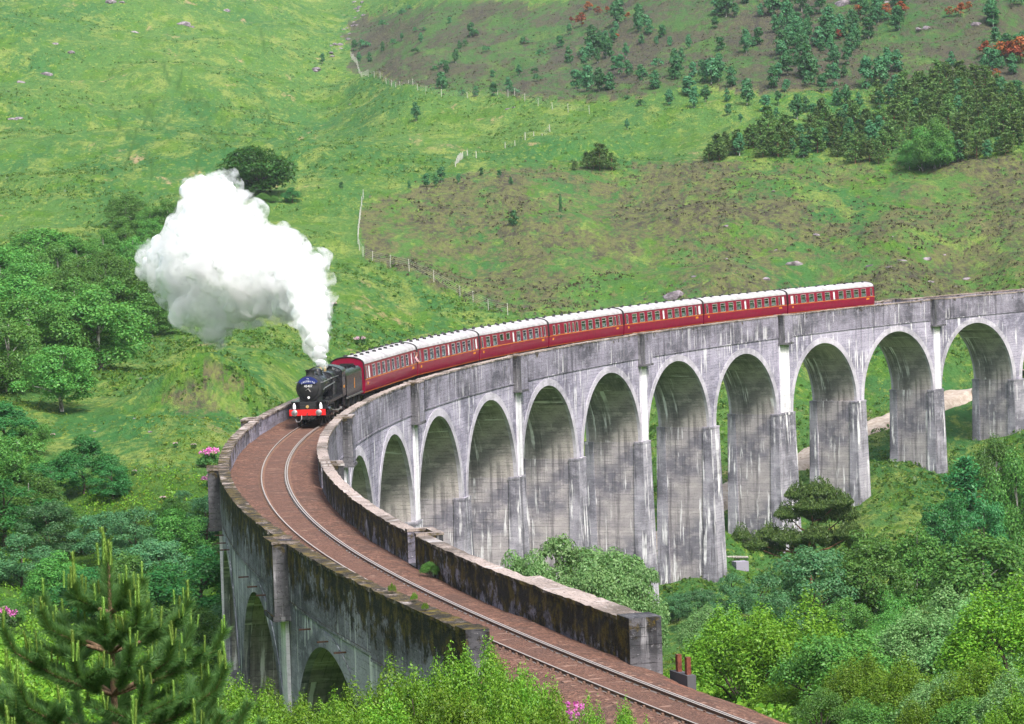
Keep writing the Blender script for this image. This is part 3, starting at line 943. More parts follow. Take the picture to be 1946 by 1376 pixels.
for xx, r in ((-2.85, 0.815), (-4.1, 0.822), (-5.3, 0.85), (-6.3, 0.875)):
    m = MB(); m.lathe([(r - 0.02, xx - 0.05), (r, xx - 0.045), (r, xx + 0.045), (r - 0.02, xx + 0.05)], 'x', (0, 0, BC), 36)
    m.build('boiler_band', M_SOOT, boiler)
# Belpaire firebox: flat top with rounded shoulders
prof = [(-0.95, 1.6), (-0.98, 2.4), (-0.98, 3.05), (-0.93, 3.3), (-0.8, 3.45), (-0.55, 3.52), (0, 3.55), (0.55, 3.52), (0.8, 3.45), (0.93, 3.3), (0.98, 3.05), (0.98, 2.4), (0.95, 1.6)]
def extr(prof, x0, x1, caps=True):
    n = len(prof)
    V = [(x0, y, z) for y, z in prof] + [(x1, y, z) for y, z in prof]
    m = MB(); m.add(V, [(j, n + j, n + (j + 1) % n, (j + 1) % n) for j in range(n)])
    if caps:
        m.add([(x0, y, z) for y, z in prof], [tuple(range(n))])
        m.add([(x1, y, z) for y, z in prof], [tuple(range(n))[::-1]])
    return m
fb = lp(extr(prof, -6.35, -8.9), 'firebox', M_BLACK, smooth=30)
m = MB(); m.lathe([(0.36, 0.80), (0.31, 0.95), (0.30, 1.15), (0.35, 1.26), (0.36, 1.30), (0.27, 1.30), (0.26, 0.9)], 'z', (-1.95, 0, BC), 22)
lp(m, 'chimney', M_SOOT)
m = MB(); m.lathe([(0.48, 0.70), (0.42, 0.88), (0.41, 1.02), (0.33, 1.16), (0.18, 1.22), (0.0, 1.235)], 'z', (-5.0, 0, BC), 22)
lp(m, 'dome', M_BLACK)
m = MB(); m.lathe([(0.34, 0.72), (0.30, 0.9), (0.25, 1.02), (0.0, 1.05)], 'z', (-3.6, 0, BC), 18)
lp(m, 'top_feed', M_BLACK)
m = MB()
for yy in (-0.17, 0.17): m.lathe([(0.1, 0.8), (0.1, 1.08), (0.07, 1.12), (0.0, 1.12)], 'z', (-8.2, yy, BC), 12)
lp(m, 'safety_valves', M_BRASS)
for sg in (-1, 1):
    m = MB(); m.tube([(-1.25, sg * 0.98, BC + 0.42), (-6.4, sg * 0.99, BC + 0.42), (-8.7, sg * 1.06, BC + 0.42)], 0.028, 6)
    for xx in (-1.4, -3.0, -4.6, -6.2): m.tube([(xx, sg * 0.82, BC + 0.42), (xx, sg * 1.0, BC + 0.42)], 0.02, 5)
    lp(m, 'handrail', M_STEEL)
    m = MB(); m.tube([(-1.6, sg * 0.97, BC - 0.15), (-1.9, sg * 1.0, BC - 0.05), (-7.0, sg * 1.02, BC + 0.05)], 0.04, 6)
    lp(m, 'ejector_pipe', M_STEEL)
    # running board with its step down to the front
    m = MB(); m.box(-8.9, -1.75, sg * 0.72 if sg > 0 else -1.31, 1.31 if sg > 0 else -0.72, 1.66, 1.71)
    m.box(-8.9, -1.75, sg * 1.29 - 0.02, sg * 1.29 + 0.02, 1.50, 1.665)
    lp(m, 'running_board', M_BLACK, smooth=False)
    m = MB()
    m.add([(-0.95, sg * 0.6, 1.3), (-0.95, sg * 1.31, 1.3), (-1.75, sg * 1.31, 1.70), (-1.75, sg * 0.6, 1.70), (-0.95, sg * 0.6, 1.24), (-0.95, sg * 1.31, 1.24), (-1.75, sg * 1.31, 1.64), (-1.75, sg * 0.6, 1.64)],
          [(0, 1, 2, 3), (4, 7, 6, 5), (0, 4, 5, 1), (1, 5, 6, 2), (2, 6, 7, 3), (3, 7, 4, 0)])
    m.box(-1.0, -0.05, sg * 0.6 if sg > 0 else -1.31, 1.31 if sg > 0 else -0.6, 1.25, 1.30)
    lp(m, 'front_platform', M_BLACK, smooth=False)
    # raised lids at the head of the frames
    m = MB(); m.box(-1.7, -0.62, sg * 0.93 - 0.34, sg * 0.93 + 0.34, 1.72, 1.80)
    m.box(-0.9, -0.86, sg * 0.93 - 0.33, sg * 0.93 + 0.33, 1.3, 1.72)
    lp(m, 'front_step_plate', M_BLACK, smooth=False)
    # cylinder, crosshead and slide bars
    m = MB(); m.lathe([(0.0, -1.25), (0.36, -1.25), (0.38, -1.3), (0.38, -2.35), (0.36, -2.4), (0, -2.4)], 'x', (0, sg * 1.08, 0.98), 22)
    m.lathe([(0.0, -1.15), (0.2, -1.15), (0.21, -1.2), (0.21, -2.5), (0, -2.5)], 'x', (0, sg * 1.02, 1.42), 16)
    lp(m, 'cylinder', M_BLACK)
    m = MB(); m.box(-4.15, -2.4, sg * 1.1 - 0.05, sg * 1.1 + 0.05, 1.17, 1.24); m.box(-4.15, -2.4, sg * 1.1 - 0.05, sg * 1.1 + 0.05, 0.76, 0.82)
    m.box(-3.5, -3.2, sg * 1.1 - 0.07, sg * 1.1 + 0.07, 0.80, 1.2)
    lp(m, 'slide_bars', M_STEEL, smooth=False)
    m = MB(); m.tube([(-3.3, sg * 1.22, 0.98), (-6.72, sg * 1.22, 0.66)], 0.065, 6)
    lp(m, 'connecting_rod', M_STEEL)
    m = MB(); m.tube([(-4.55, sg * 1.14, 0.66), (-9.05, sg * 1.14, 0.66)], 0.06, 6)
    for xx in (-4.55, -6.72, -9.05): m.lathe([(0, -0.07), (0.13, -0.07), (0.13, 0.07), (0, 0.07)], 'y', (xx, sg * 1.14, 0.66), 14)
    lp(m, 'coupling_rod', M_STEEL)
    m = MB(); m.tube([(-4.9, sg * 1.2, 1.5), (-5.3, sg * 1.2, 0.95), (-6.7, sg * 1.26, 0.5)], 0.035, 5); m.tube([(-2.6, sg * 1.05, 1.42), (-4.9, sg * 1.15, 1.35)], 0.035, 5)
    lp(m, 'valve_gear', M_STEEL)
    # buffer
    m = MB(); m.lathe([(0.17, -0.03), (0.15, 0.04), (0.11, 0.25), (0.1, 0.42)], 'x', (0, sg * 0.87, 1.06), 18)
    bf = lp(m, 'buffer', M_SOOT)
    m = MB(); m.lathe([(0.0, 0.475), (0.19, 0.46), (0.225, 0.44), (0.225, 0.415), (0.0, 0.41)], 'x', (0, sg * 0.87, 1.06), 22)
    m.build('buffer_head', M_STEEL, bf, 35)
    # lamp over the buffer beam
    m = MB(); m.lathe([(0.11, 0), (0.11, 0.26), (0.07, 0.34), (0.045, 0.42), (0, 0.44)], 'z', (-0.12, sg * 0.95, 1.31), 12)
    lp(m, 'head_lamp', M_WHITE)
    m = MB()
    for xx, r in ((-1.15, 0.5), (-3.05, 0.5)):
        o = link('bogie_wheel', wheel_mesh(0.5, 'bogie_wheel', 0), L, (X0 + xx, sg * 0.78, 0.5))
    for xx in (-4.55, -6.72, -9.05):
        o = link('driving_wheel', wheel_mesh(0.915, 'driving_wheel', 16), L, (X0 + xx, sg * 0.78, 0.915))
    m = MB(); m.box(-10.4, -9.5, sg * 1.2 - 0.03, sg * 1.2 + 0.03, 0.45, 1.5)
    for zz in (0.45, 0.85): m.box(-10.4, -9.55, sg * 1.18 - 0.15, sg * 1.18 + 0.15, zz, zz + 0.03)
    lp(m, 'cab_step', M_BLACK, smooth=False)
m = MB(); m.box(-0.06, 0.0, -1.3, 1.3, 0.84, 1.27)
lp(m, 'buffer_beam', M_RED, smooth=False)
m = MB(); m.lathe([(0.0, 0.06), (0.10, 0.06), (0.115, 0.0), (0.115, -0.14), (0, -0.14)], 'x', (-0.05, 0, 1.46), 14)
hl = lp(m, 'headlight', M_BRASS)
m = MB(); m.tube([(0.0, 0, 1.02), (0.22, 0, 0.98), (0.3, 0, 0.8), (0.24, 0, 0.55)], 0.035, 6)
lp(m, 'coupling_hook', M_SOOT)
m = MB(); m.tube([(0.02, -0.42, 0.86), (0.12, -0.42, 0.6), (0.14, -0.55, 0.42), (0.12, -0.78, 0.42), (0.05, -0.86, 0.62)], 0.035, 6)
lp(m, 'vacuum_hose', M_STEEL)
m = MB(); m.tube([(0.02, 0.3, 0.86), (0.1, 0.3, 0.7), (0.1, 0.34, 0.5)], 0.035, 6)
lp(m, 'steam_hose', M_SOOT)
m = MB(); m.box(-10.0, -0.06, -0.56, 0.56, 0.55, 1.55); m.box(-1.7, -0.3, -0.58, 0.58, 1.25, 1.75)
m.box(-2.75, -1.15, -0.72, 0.72, 1.3, 2.1)
lp(m, 'frame', M_SOOT, smooth=False)
# cab: sides with a window each, front plate, curved roof
m = MB()
for sg in (-1, 1):
    y0, y1 = sorted((sg * 1.30, sg * 1.33))
    m.box(-10.55, -8.9, y0, y1, 1.5, 2.55); m.box(-10.55, -8.9, y0, y1, 3.08, 3.35)
    m.box(-9.2, -8.9, y0, y1, 2.55, 3.08); m.box(-9.9, -9.75, y0, y1, 2.55, 3.08); m.box(-10.55, -10.35, y0, y1, 2.55, 3.08)
m.box(-8.93, -8.9, -1.3, 1.3, 1.5, 3.4)
cab = lp(m, 'cab', M_BLACK, smooth=False)
ra = [(1.36 * math.cos(t), 3.30 + 0.55 * math.sin(t)) for t in np.linspace(0, math.pi, 15)]
ri = [(1.30 * math.cos(t), 3.28 + 0.50 * math.sin(t)) for t in np.linspace(math.pi, 0, 15)]
extr(ra + ri, -10.75, -8.85).build('cab_roof', M_BLACK, cab, 30)
for sg in (-1, 1):
    for x0, x1 in ((-9.75, -9.2), (-10.35, -9.9)):
        MB().box(x0, x1, sg * 1.315 - 0.005, sg * 1.315 + 0.005, 2.55, 3.08).build('cab_window', M_GLASS, cab)
me = flat_text('45407', 0.28, M_GOLD, 'cab_number')
link('cab_number', me, cab, (-9.7, -1.338, 2.2), (math.pi / 2, 0, 0))
link('cab_number', me, cab, (-9.7, 1.338, 2.2), (math.pi / 2, 0, math.pi))

# ---- tender
T = vehicle('tender', -7.9, -0.6, 'black coal tender with gold crest between the locomotive and first coach', 'tender')
XT = 7.3 / 2
def tp(m, name, mat, parent=T, smooth=35):
    o = m.build(name, mat, parent, smooth)
    if parent is T: o.location = (XT, 0, 0)
    return o
pr = [(-1.3, 1.25), (-1.3, 2.85), (-1.22, 3.08), (-1.02, 3.28), (-0.98, 3.28), (-1.16, 3.06), (-1.22, 2.84), (-1.22, 1.35), (1.22, 1.35), (1.22, 2.84), (1.16, 3.06), (0.98, 3.28), (1.02, 3.28), (1.22, 3.08), (1.3, 2.85), (1.3, 1.25)]
body = tp(extr(pr, -0.15, -7.1, caps=False), 'tank', M_BLACK, smooth=30)
m = MB(); m.box(-7.1, -7.05, -1.28, 1.28, 1.3, 3.05); m.box(-0.3, -0.25, -1.25, 1.25, 1.3, 2.9); m.box(-7.05, -5.2, -1.2, 1.2, 2.7, 2.76); m.box(-5.24, -5.18, -1.15, 1.15, 2.4, 3.4)
m.build('bulkhead', M_BLACK, body)
for sg in (-1, 1):
    m = MB(); m.box(-7.2, -0.05, sg * 1.3 - 0.05, sg * 1.3 + 0.05, 1.16, 1.28)
    tp(m, 'footplate_edge', M_STEEL, smooth=False)
    m = MB(); m.box(-6.9, -0.3, sg * 1.08 - 0.03, sg * 1.08 + 0.03, 0.6, 1.2)
    for xx in (-1.4, -3.5, -5.8): m.box(xx - 0.18, xx + 0.18, sg * 1.14 - 0.1, sg * 1.14 + 0.1, 0.5, 1.1)
    tp(m, 'frame', M_DARKF, smooth=False)
    for xx in (-1.4, -3.5, -5.8):
        link('tender_wheel', wheel_mesh(0.65, 'tender_wheel', 12), T, (XT + xx, sg * 0.78, 0.65))
    # crest: gold lion over a wheel, as an upright emblem
    cr = MB()
    cr.lathe([(0.0, 0.0), (0.13, 0.0), (0.13, 0.012), (0, 0.012)], 'y', (0, 0, 0.0), 18)
    cr.add([(-0.16, 0.006, -0.36), (0.16, 0.006, -0.36), (0.10, 0.006, -0.1), (-0.10, 0.006, -0.1)], [(0, 1, 2, 3)])
    cr.add([(-0.12, 0.006, 0.1), (0.10, 0.006, 0.1), (0.16, 0.006, 0.3), (0.04, 0.006, 0.44), (-0.08, 0.006, 0.36), (-0.04, 0.006, 0.24)], [(0, 1, 2, 3, 4, 5)])
    link('crest', cr.mesh('crest', M_GOLD), body, (-3.6, sg * 1.318, 2.12), (0, 0, 0 if sg < 0 else math.pi))
cm = MB()
gx, gy = np.meshgrid(np.linspace(-5.2, -0.4, 40), np.linspace(-1.1, 1.1, 20))
gz = 2.75 + 0.5 * (1 - (gy / 1.2) ** 2) * (0.4 + 0.6 * (-gx - 0.4) / 4.8) + rng.normal(0, 0.07, gx.shape)
ii = np.arange(gx.size).reshape(gx.shape)
cm.add(np.stack([gx, gy, gz], -1).reshape(-1, 3), np.stack([ii[:-1, :-1], ii[:-1, 1:], ii[1:, 1:], ii[1:, :-1]], -1).reshape(-1, 4))
tp(cm, 'coal', M_COAL, smooth=False)
m = MB(); m.box(-7.3, 0.3, -0.5, 0.5, 0.7, 1.25)
tp(m, 'underframe', M_DARKF, smooth=False)

# ---- coaches
CL = 19.66
SIDE = [(1.0, 1.30), (1.2, 1.345), (1.7, 1.385), (2.02, 1.39), (2.06, 1.39), (2.12, 1.39), (2.45, 1.385), (3.08, 1.34), (3.28, 1.315)]
sz = np.array([p_[0] for p_ in SIDE]); sy = np.array([p_[1] for p_ in SIDE])
def yat(z): return float(np.interp(z, sz, sy))
BIG, SMALL, NARROW, FROST, DOOR = 'big', 'small', 'narrow', 'frost', 'door'
def layout(txt):
    """windows of one side, from the near end of the coach to the far end"""
    out = []
    for kind, x, wd in txt:
        z0, z1 = {BIG: (2.12, 3.08), SMALL: (2.45, 3.08), NARROW: (2.12, 3.08), FROST: (2.12, 3.08), DOOR: (2.12, 3.08)}[kind]
        out.append((x - wd / 2, x + wd / 2, z0, z1, kind))
    return out
LAY = {
    'a': layout([(NARROW, 0.75, 0.45), (FROST, 1.6, 0.5)] + [(BIG, 3.3 + 1.78 * i, 1.05) for i in range(8)] + [(FROST, 17.55, 0.42), (DOOR, 18.75, 0.5)]),
    'b': layout([(DOOR, 0.75, 0.45)] + [(BIG, 2.5 + 1.85 * i, 1.15) for i in range(4)] + [(FROST, 9.6, 0.42)] + [(BIG, 11.2 + 1.75 * i, 1.1) for i in range(4)] + [(NARROW, 17.85, 0.4), (FROST, 18.8, 0.55)]),
    'c': layout([(DOOR, 0.75, 0.45), (BIG, 2.3, 1.1), (BIG, 4.2, 1.1), (SMALL, 6.1, 1.0), (SMALL, 7.9, 1.0), (FROST, 9.4, 0.45)] + [(BIG, 10.9 + 1.8 * i, 1.1) for i in range(4)] + [(DOOR, 17.6, 0.42), (NARROW, 18.7, 0.5)]),
    'd': layout([(NARROW, 1.3, 0.6), (DOOR, 2.5, 0.45), (NARROW, 4.2, 0.6), (DOOR, 5.2, 0.45), (DOOR, 6.2, 0.45), (NARROW, 7.2, 0.6)] + [(BIG, 8.9 + 1.85 * i, 1.15) for i in range(5)] + [(NARROW, 17.5, 0.5), (DOOR, 18.6, 0.45)]),
    'e': layout([(FROST, 0.9, 0.6), (NARROW, 1.9, 0.4)] + [(BIG, 3.4 + 1.8 * i, 1.12) for i in range(4)] + [(FROST, 10.3, 0.42)] + [(BIG, 11.9 + 1.75 * i, 1.12) for i in range(4)] + [(DOOR, 18.95, 0.42)]),
}
def coach_proto(kind):
    root = empty('railway_coach')
    wins = LAY[kind]
    H = CL / 2
    for sg in (-1, 1):
        xb = sorted(set([0.0, CL] + [w_ for q in wins for w_ in q[:2]]))
        zb = sz
        m = MB()
        for i in range(len(xb) - 1):
            for j in range(len(zb) - 1):
                xm, zm = (xb[i] + xb[i + 1]) / 2, (zb[j] + zb[j + 1]) / 2
                if any(q[0] < xm < q[1] and q[2] < zm < q[3] for q in wins): continue
                xa, xc = H - xb[i], H - xb[i + 1]
                q = [(xa, sg * sy[j], zb[j]), (xc, sg * sy[j], zb[j]), (xc, sg * sy[j + 1], zb[j + 1]), (xa, sg * sy[j + 1], zb[j + 1])]
                m.add(q if sg < 0 else q[::-1], [(0, 1, 2, 3)])
        side = m.build('body_side', M_MAROON, root)
        m = MB()
        for z0, z1 in ((2.02, 2.065), (1.06, 1.085)):
            y = yat((z0 + z1) / 2) + 0.006
            m.box(-H, H, *sorted((sg * y, sg * (y - 0.02))), z0, z1)
        m.build('lining', M_GOLD, side)
        for xx, wd, zz in ((1.0, 0.34, 1.72), (CL - 1.6, 0.75, 1.8)):
            y = yat(zz) + 0.004
            m = MB()
            nn = 5 if wd < 0.5 else 8
            for c_ in range(nn):
                xa = H - xx + wd * (0.5 - (c_ + 0.1) / nn); xc = H - xx + wd * (0.5 - (c_ + 0.8) / nn)
                m.box(min(xa, xc), max(xa, xc), *sorted((sg * y, sg * (y - 0.01))), zz - 0.1, zz + 0.1)
            m.build('lettering', M_GOLD, side)
        for (x0, x1, z0, z1, kd) in wins:
            y0, y1 = yat(z0), yat(z1)
            xa, xc = H - x0, H - x1
            ins = 0.045
            def ring(e, dy): return [(xa - e, sg * (yat(z0 + e) + dy), z0 + e), (xc + e, sg * (yat(z0 + e) + dy), z0 + e), (xc + e, sg * (yat(z1 - e) + dy), z1 - e), (xa - e, sg * (yat(z1 - e) + dy), z1 - e)]
            m = MB()
            m.add(ring(-0.01, 0.008) + ring(ins, 0.008) + ring(ins, -0.04), [(i, (i + 1) % 4, 4 + (i + 1) % 4, 4 + i) for i in range(4)] + [(4 + i, 4 + (i + 1) % 4, 8 + (i + 1) % 4, 8 + i) for i in range(4)])
            if kd == BIG:
                zz = z1 - 0.27
                m.box(xc, xa, *sorted((sg * (yat(zz) + 0.004), sg * (yat(zz) - 0.03))), zz - 0.025, zz + 0.025)
            wf = m.build('window', M_FRAME, root)
            m = MB(); m.add(ring(ins - 0.01, -0.025), [(0, 1, 2, 3)])
            m.build('pane', M_FROST if kd == FROST else M_GLASS, wf)
    # roof
    arc = [(1.315 * math.cos(t), 3.28 + 0.56 * math.sin(t) ** 0.85) for t in np.linspace(0.0, math.pi, 21)]
    n = len(arc)
    m = MB()
    m.add([(-H, y, z) for y, z in arc] + [(H, y, z) for y, z in arc], [(j, n + j, n + j + 1, j + 1) for j in range(n - 1)])
    roof = m.build('roof', M_ROOF, root, 30)
    m = MB()
    for sg in (-1, 1): m.box(-H, H, sg * 1.33 - 0.025, sg * 1.33 + 0.025, 3.255, 3.295)
    m.build('gutter', M_ROOF, roof)
    vm = MB().lathe([(0.16, 0), (0.16, 0.1), (0.12, 0.15), (0, 0.17)], 'z', (0, 0, 0), 8).mesh('roof_vent', M_SOOT, 40)
    for i in range(9):
        for yy in (-0.42, 0.42):
            link('roof_vent', vm, roof, (H - 1.2 - i * 2.15 + random.uniform(-0.2, 0.2), yy, 3.80))
    # ends with gangway
    for sx in (-1, 1):
        pr = [(-y, z) for z, y in SIDE] + [(y, z) for y, z in arc[::-1]][1:-1] + [(y, z) for z, y in SIDE[::-1]]
        m = MB(); m.add([(sx * (H - 0.0), y, z) for y, z in pr], [tuple(range(len(pr)))])
        e_ = m.build('end_wall', M_MAROON, root)
        rim = MB()
        k0 = [(y, z) for y, z in pr]
        rim.tube([(sx * (H + 0.01), y * 1.0, z) for y, z in k0[4:-4]], 0.055, 5)
        rim.build('end_rim', M_SOOT, e_)
        m = MB(); 
        for q in range(3): m.box(*sorted((sx * (H + q * 0.08), sx * (H + q * 0.08 + 0.05))), -0.55, 0.55, 1.25, 3.35)
        m.build('gangway', M_SOOT, root)
    # floor, seats with white head covers, tables, corridor partition
    m = MB(); m.box(-H + 0.1, H - 0.1, -1.28, 1.28, 1.22, 1.30); m.build('floor', M_WOOD, root)
    sm = MB().box(-0.1, 0.1, -0.5, 0.5, 1.3, 2.42).mesh('seat', M_SEAT)
    hm = MB().box(-0.12, 0.12, -0.46, 0.46, 2.2, 2.5).mesh('seat_cover', M_LINEN)
    tm = MB().box(-0.3, 0.3, -0.42, 0.42, 2.03, 2.06).mesh('table', M_LINEN)
    for (x0, x1, z0, z1, kd) in wins:
        if kd != BIG: continue
        xm = H - (x0 + x1) / 2
        for sg in (-1, 1):
            for dx in (-0.72, 0.72):
                st = link('seat', sm, root, (xm + dx, sg * 0.72, 0))
                link('seat_cover', hm, st, (0, 0, 0))
            link('table', tm, root, (xm, sg * 0.8, 0))
    # underframe and bogies
    m = MB(); m.box(-H + 0.05, H - 0.05, -1.2, 1.2, 0.86, 1.0); m.box(-2.6, 2.6, -0.9, 0.9, 0.45, 0.86)
    m.build('underframe', M_DARKF, root)
    for bxp in (-7.1, 7.1):
        m = MB()
        for sg in (-1, 1):
            m.box(bxp - 1.9, bxp + 1.9, sg * 1.0 - 0.06, sg * 1.0 + 0.06, 0.5, 0.78)
            for xx in (-1.3, 1.3): m.box(bxp + xx - 0.2, bxp + xx + 0.2, sg * 1.0 - 0.12, sg * 1.0 + 0.12, 0.32, 0.7)
        m.box(bxp - 0.3, bxp + 0.3, -1.05, 1.05, 0.5, 0.85)
        bg_ = m.build('bogie', M_DARKF, root)
        for xx in (-1.3, 1.3):
            for sg in (-1, 1): link('wheel', WHL, bg_, (bxp + xx, sg * 0.78, 0.46))
    return root
WHL = wheel_mesh(0.46, 'coach_wheel', 0)
ORDER = ['a', 'b', 'c', 'd', 'b', 'b', 'e']
LABS = ['maroon coach with eight windows in a row, coupled to the black tender', 'maroon coach with a white pane between two sets of four windows, second behind the tender',
        'maroon coach with two small square windows beside its larger ones, third behind the tender', 'maroon coach with narrow spaced kitchen windows and five large ones, fourth behind the tender',
        'maroon coach with white middle pane, fifth behind the tender', 'maroon coach with white middle pane, sixth behind the tender, coupled to the last coach', 'last maroon coach of the train with its rear end open to the empty line']
protos = {}
for i, kd in enumerate(ORDER):
    if kd in protos: o = copy_tree(protos[kd])
    else: o = protos[kd] = coach_proto(kd)
    s0 = 0.37 + i * 20.1
    a, b = SW(s0 + 2.7, 0, 0.075), SW(s0 + 0.22 + CL - 2.7, 0, 0.075)
    c_ = (SW(s0, 0, 0.075) + SW(s0 + CL, 0, 0.075)) / 2 * 0.4 + (a + b) / 2 * 0.6
    d = a - b
    o.location = c_
    o.rotation_euler = (0, -math.atan2(d[2], math.hypot(d[0], d[1])), math.atan2(d[1], d[0]))
    tag(o, LABS[i], 'coach', 'maroon coaches of the train')
# a passenger leaning out of the last door window of the first coach
def passenger():
    c1 = protos['a']
    bpy.context.view_layer.update()
    mw = c1.matrix_world
    lx = CL / 2 - 18.75
    pts = [(0, 0, 0), (0.0, 0.10, 0.28), (0, 0.20, 0.52), (0, 0.24, 0.62), (0.02, 0.28, 0.74), (0.02, 0.30, 0.86), (0.19, 0.2, 0.48), (0.24, 0.34, 0.24), (0.16, 0.46, 0.12), (-0.19, 0.2, 0.48), (-0.24, 0.34, 0.24), (-0.16, 0.46, 0.12)]
    eds = [(0, 1), (1, 2), (2, 3), (3, 4), (4, 5), (2, 6), (6, 7), (7, 8), (2, 9), (9, 10), (10, 11)]
    rad = [0.15, 0.16, 0.14, 0.055, 0.095, 0.085, 0.07, 0.048, 0.04, 0.07, 0.048, 0.04]
    me = bpy.data.meshes.new('person')
    me.from_pydata(pts, eds, [])
    o = bpy.data.objects.new('tmp_person', me)
    COL.objects.link(o)
    o.modifiers.new('s', 'SKIN')
    for v, r_ in zip(me.skin_vertices[0].data, rad): v.radius = (r_, r_)
    me.skin_vertices[0].data[0].use_root = True
    o.modifiers.new('d', 'SUBSURF').render_levels = 2
    o.modifiers['d'].levels = 2
    dg = bpy.context.evaluated_depsgraph_get()
    m2 = bpy.data.meshes.new_from_object(o.evaluated_get(dg))
    bpy.data.objects.remove(o)
    skin = simple('skin', (0.55, 0.30, 0.22), 0.6, 0, 0.08, 6)
    top = simple('pale_shirt', (0.5, 0.3, 0.32), 0.9, 0, 0.1, 6)
    m2.materials.clear(); m2.materials.append(top); m2.materials.append(skin)
    for f in m2.polygons:
        c_ = f.center
        f.material_index = 1 if (c_.z > 0.60 or c_.y > 0.40) else 0
        f.use_smooth = True
    e = link('person', m2, None)
    e.matrix_world = mw @ Matrix.Translation((lx, 1.30, 2.08))
    tag(e, 'person in a pale top leaning out of the first coach door window', 'person')
    hr = MB(); hr.lathe([(0.0, 0.13), (0.06, 0.115), (0.10, 0.06), (0.108, -0.02), (0.09, -0.06)], 'z', (0.02, 0.27, 0.85), 14)
    hr.build('hair', M_WOOD, e, True)
passenger()
# steam plume comes later, over the trees

# ------------------------------------------------------------------ plants
def leafmat(name, a, b, trans=0.3, tip=None):
    m = NT(name)
    isl = m.n('NewGeometry').outputs['Random Per Island']
    ob = m.n('ObjectInfo').outputs['Random']
    c = m.mix(isl, a, b)
    c = m.n('HueSaturation', {'Hue': m.math('ADD', 0.485, m.math('MULTIPLY', ob, 0.03)), 'Saturation': 1.06, 'Value': m.math('ADD', 0.68, m.math('MULTIPLY', ob, 0.64)), 'Color': c}).outputs[0]
    d = m.n('BsdfDiffuse', {'Color': c})
    t = m.n('BsdfTranslucent', {'Color': m.mix(0.5, c, (0.20, 0.32, 0.02))})
    gsh = m.n('BsdfGlossy', {'Color': (1, 1, 1, 1), 'Roughness': 0.45})
    s1 = m.n('MixShader', {0: trans, 1: d.outputs[0], 2: t.outputs[0]})
    s2 = m.n('MixShader', {0: 0.015, 1: s1.outputs[0], 2: gsh.outputs[0]})
    m.t.links.new(s2.outputs[0], m.t.nodes['Material Output'].inputs['Surface'])
    return m.mat
def barkmat(name, a, b, sc=6.0):
    m = NT(name)
    o = m.obj()
    st = m.n('Mapping', {'Vector': o, 'Scale': (sc * 3, sc * 3, sc)}).outputs[0]
    m.base(m.mix(m.ramp(m.noise(st, 1.0, 5, 0.7), 0.4, 0.6), a, b), 0.9, spec=0.15)
    return m.mat
B_BIRCH = barkmat('birch_bark', (0.12, 0.10, 0.09), (0.5, 0.47, 0.43))
B_BROWN = barkmat('brown_bark', (0.05, 0.038, 0.03), (0.13, 0.10, 0.085))
B_PINE = barkmat('pine_bark', (0.10, 0.06, 0.045), (0.30, 0.15, 0.09))
LM = {
    'birch': leafmat('leaf_birch', (0.045, 0.15, 0.036), (0.135, 0.285, 0.066)),
    'dark': leafmat('leaf_dark', (0.022, 0.125, 0.04), (0.075, 0.245, 0.075)),
    'oak': leafmat('leaf_oak', (0.016, 0.09, 0.016), (0.04, 0.15, 0.024)),
    'willow': leafmat('leaf_willow', (0.036, 0.135, 0.058), (0.125, 0.26, 0.115)),
    'sallow': leafmat('leaf_sallow', (0.08, 0.20, 0.06), (0.23, 0.37, 0.15)),
    'fresh': leafmat('leaf_fresh', (0.06, 0.165, 0.02), (0.19, 0.33, 0.045)),
    'pine': leafmat('needle_pine', (0.05, 0.115, 0.036), (0.135, 0.215, 0.062), 0.15),
    'far': leafmat('leaf_far', (0.024, 0.105, 0.046), (0.075, 0.20, 0.075), 0.2),
    'rust': leafmat('leaf_rust', (0.17, 0.04, 0.022), (0.29, 0.08, 0.036), 0.2),
    'heather': leafmat('leaf_heather', (0.05, 0.042, 0.034), (0.12, 0.115, 0.052), 0.1),
    'bracken': leafmat('leaf_bracken', (0.028, 0.095, 0.02), (0.10, 0.19, 0.035), 0.3),
    'tussock': leafmat('leaf_tussock', (0.06, 0.145, 0.016), (0.21, 0.28, 0.045), 0.3),
    'rhodo': leafmat('leaf_rhododendron', (0.03, 0.085, 0.022), (0.07, 0.15, 0.04), 0.15),
    'pink': leafmat('petal_pink', (0.55, 0.09, 0.42), (0.75, 0.30, 0.62), 0.3),
    'pale': leafmat('petal_pale', (0.6, 0.33, 0.48), (0.8, 0.6, 0.66), 0.3),
}

def leaves(C, N, size, r, asp=0.6):
    """rhombic leaves: centres C, facing N"""
    n = len(C)
    t = r.normal(size=(n, 3))
    A = np.cross(N, t)
    A /= np.linalg.norm(A, axis=1)[:, None] + 1e-9
    B = np.cross(N, A)
    B /= np.linalg.norm(B, axis=1)[:, None] + 1e-9
    s = (size * r.uniform(0.6, 1.35, n))[:, None]
    V = np.stack([C - A * s, C - B * s * asp, C + A * s, C + B * s * asp], 1).reshape(-1, 3)
    return V, np.arange(4 * n).reshape(n, 4)

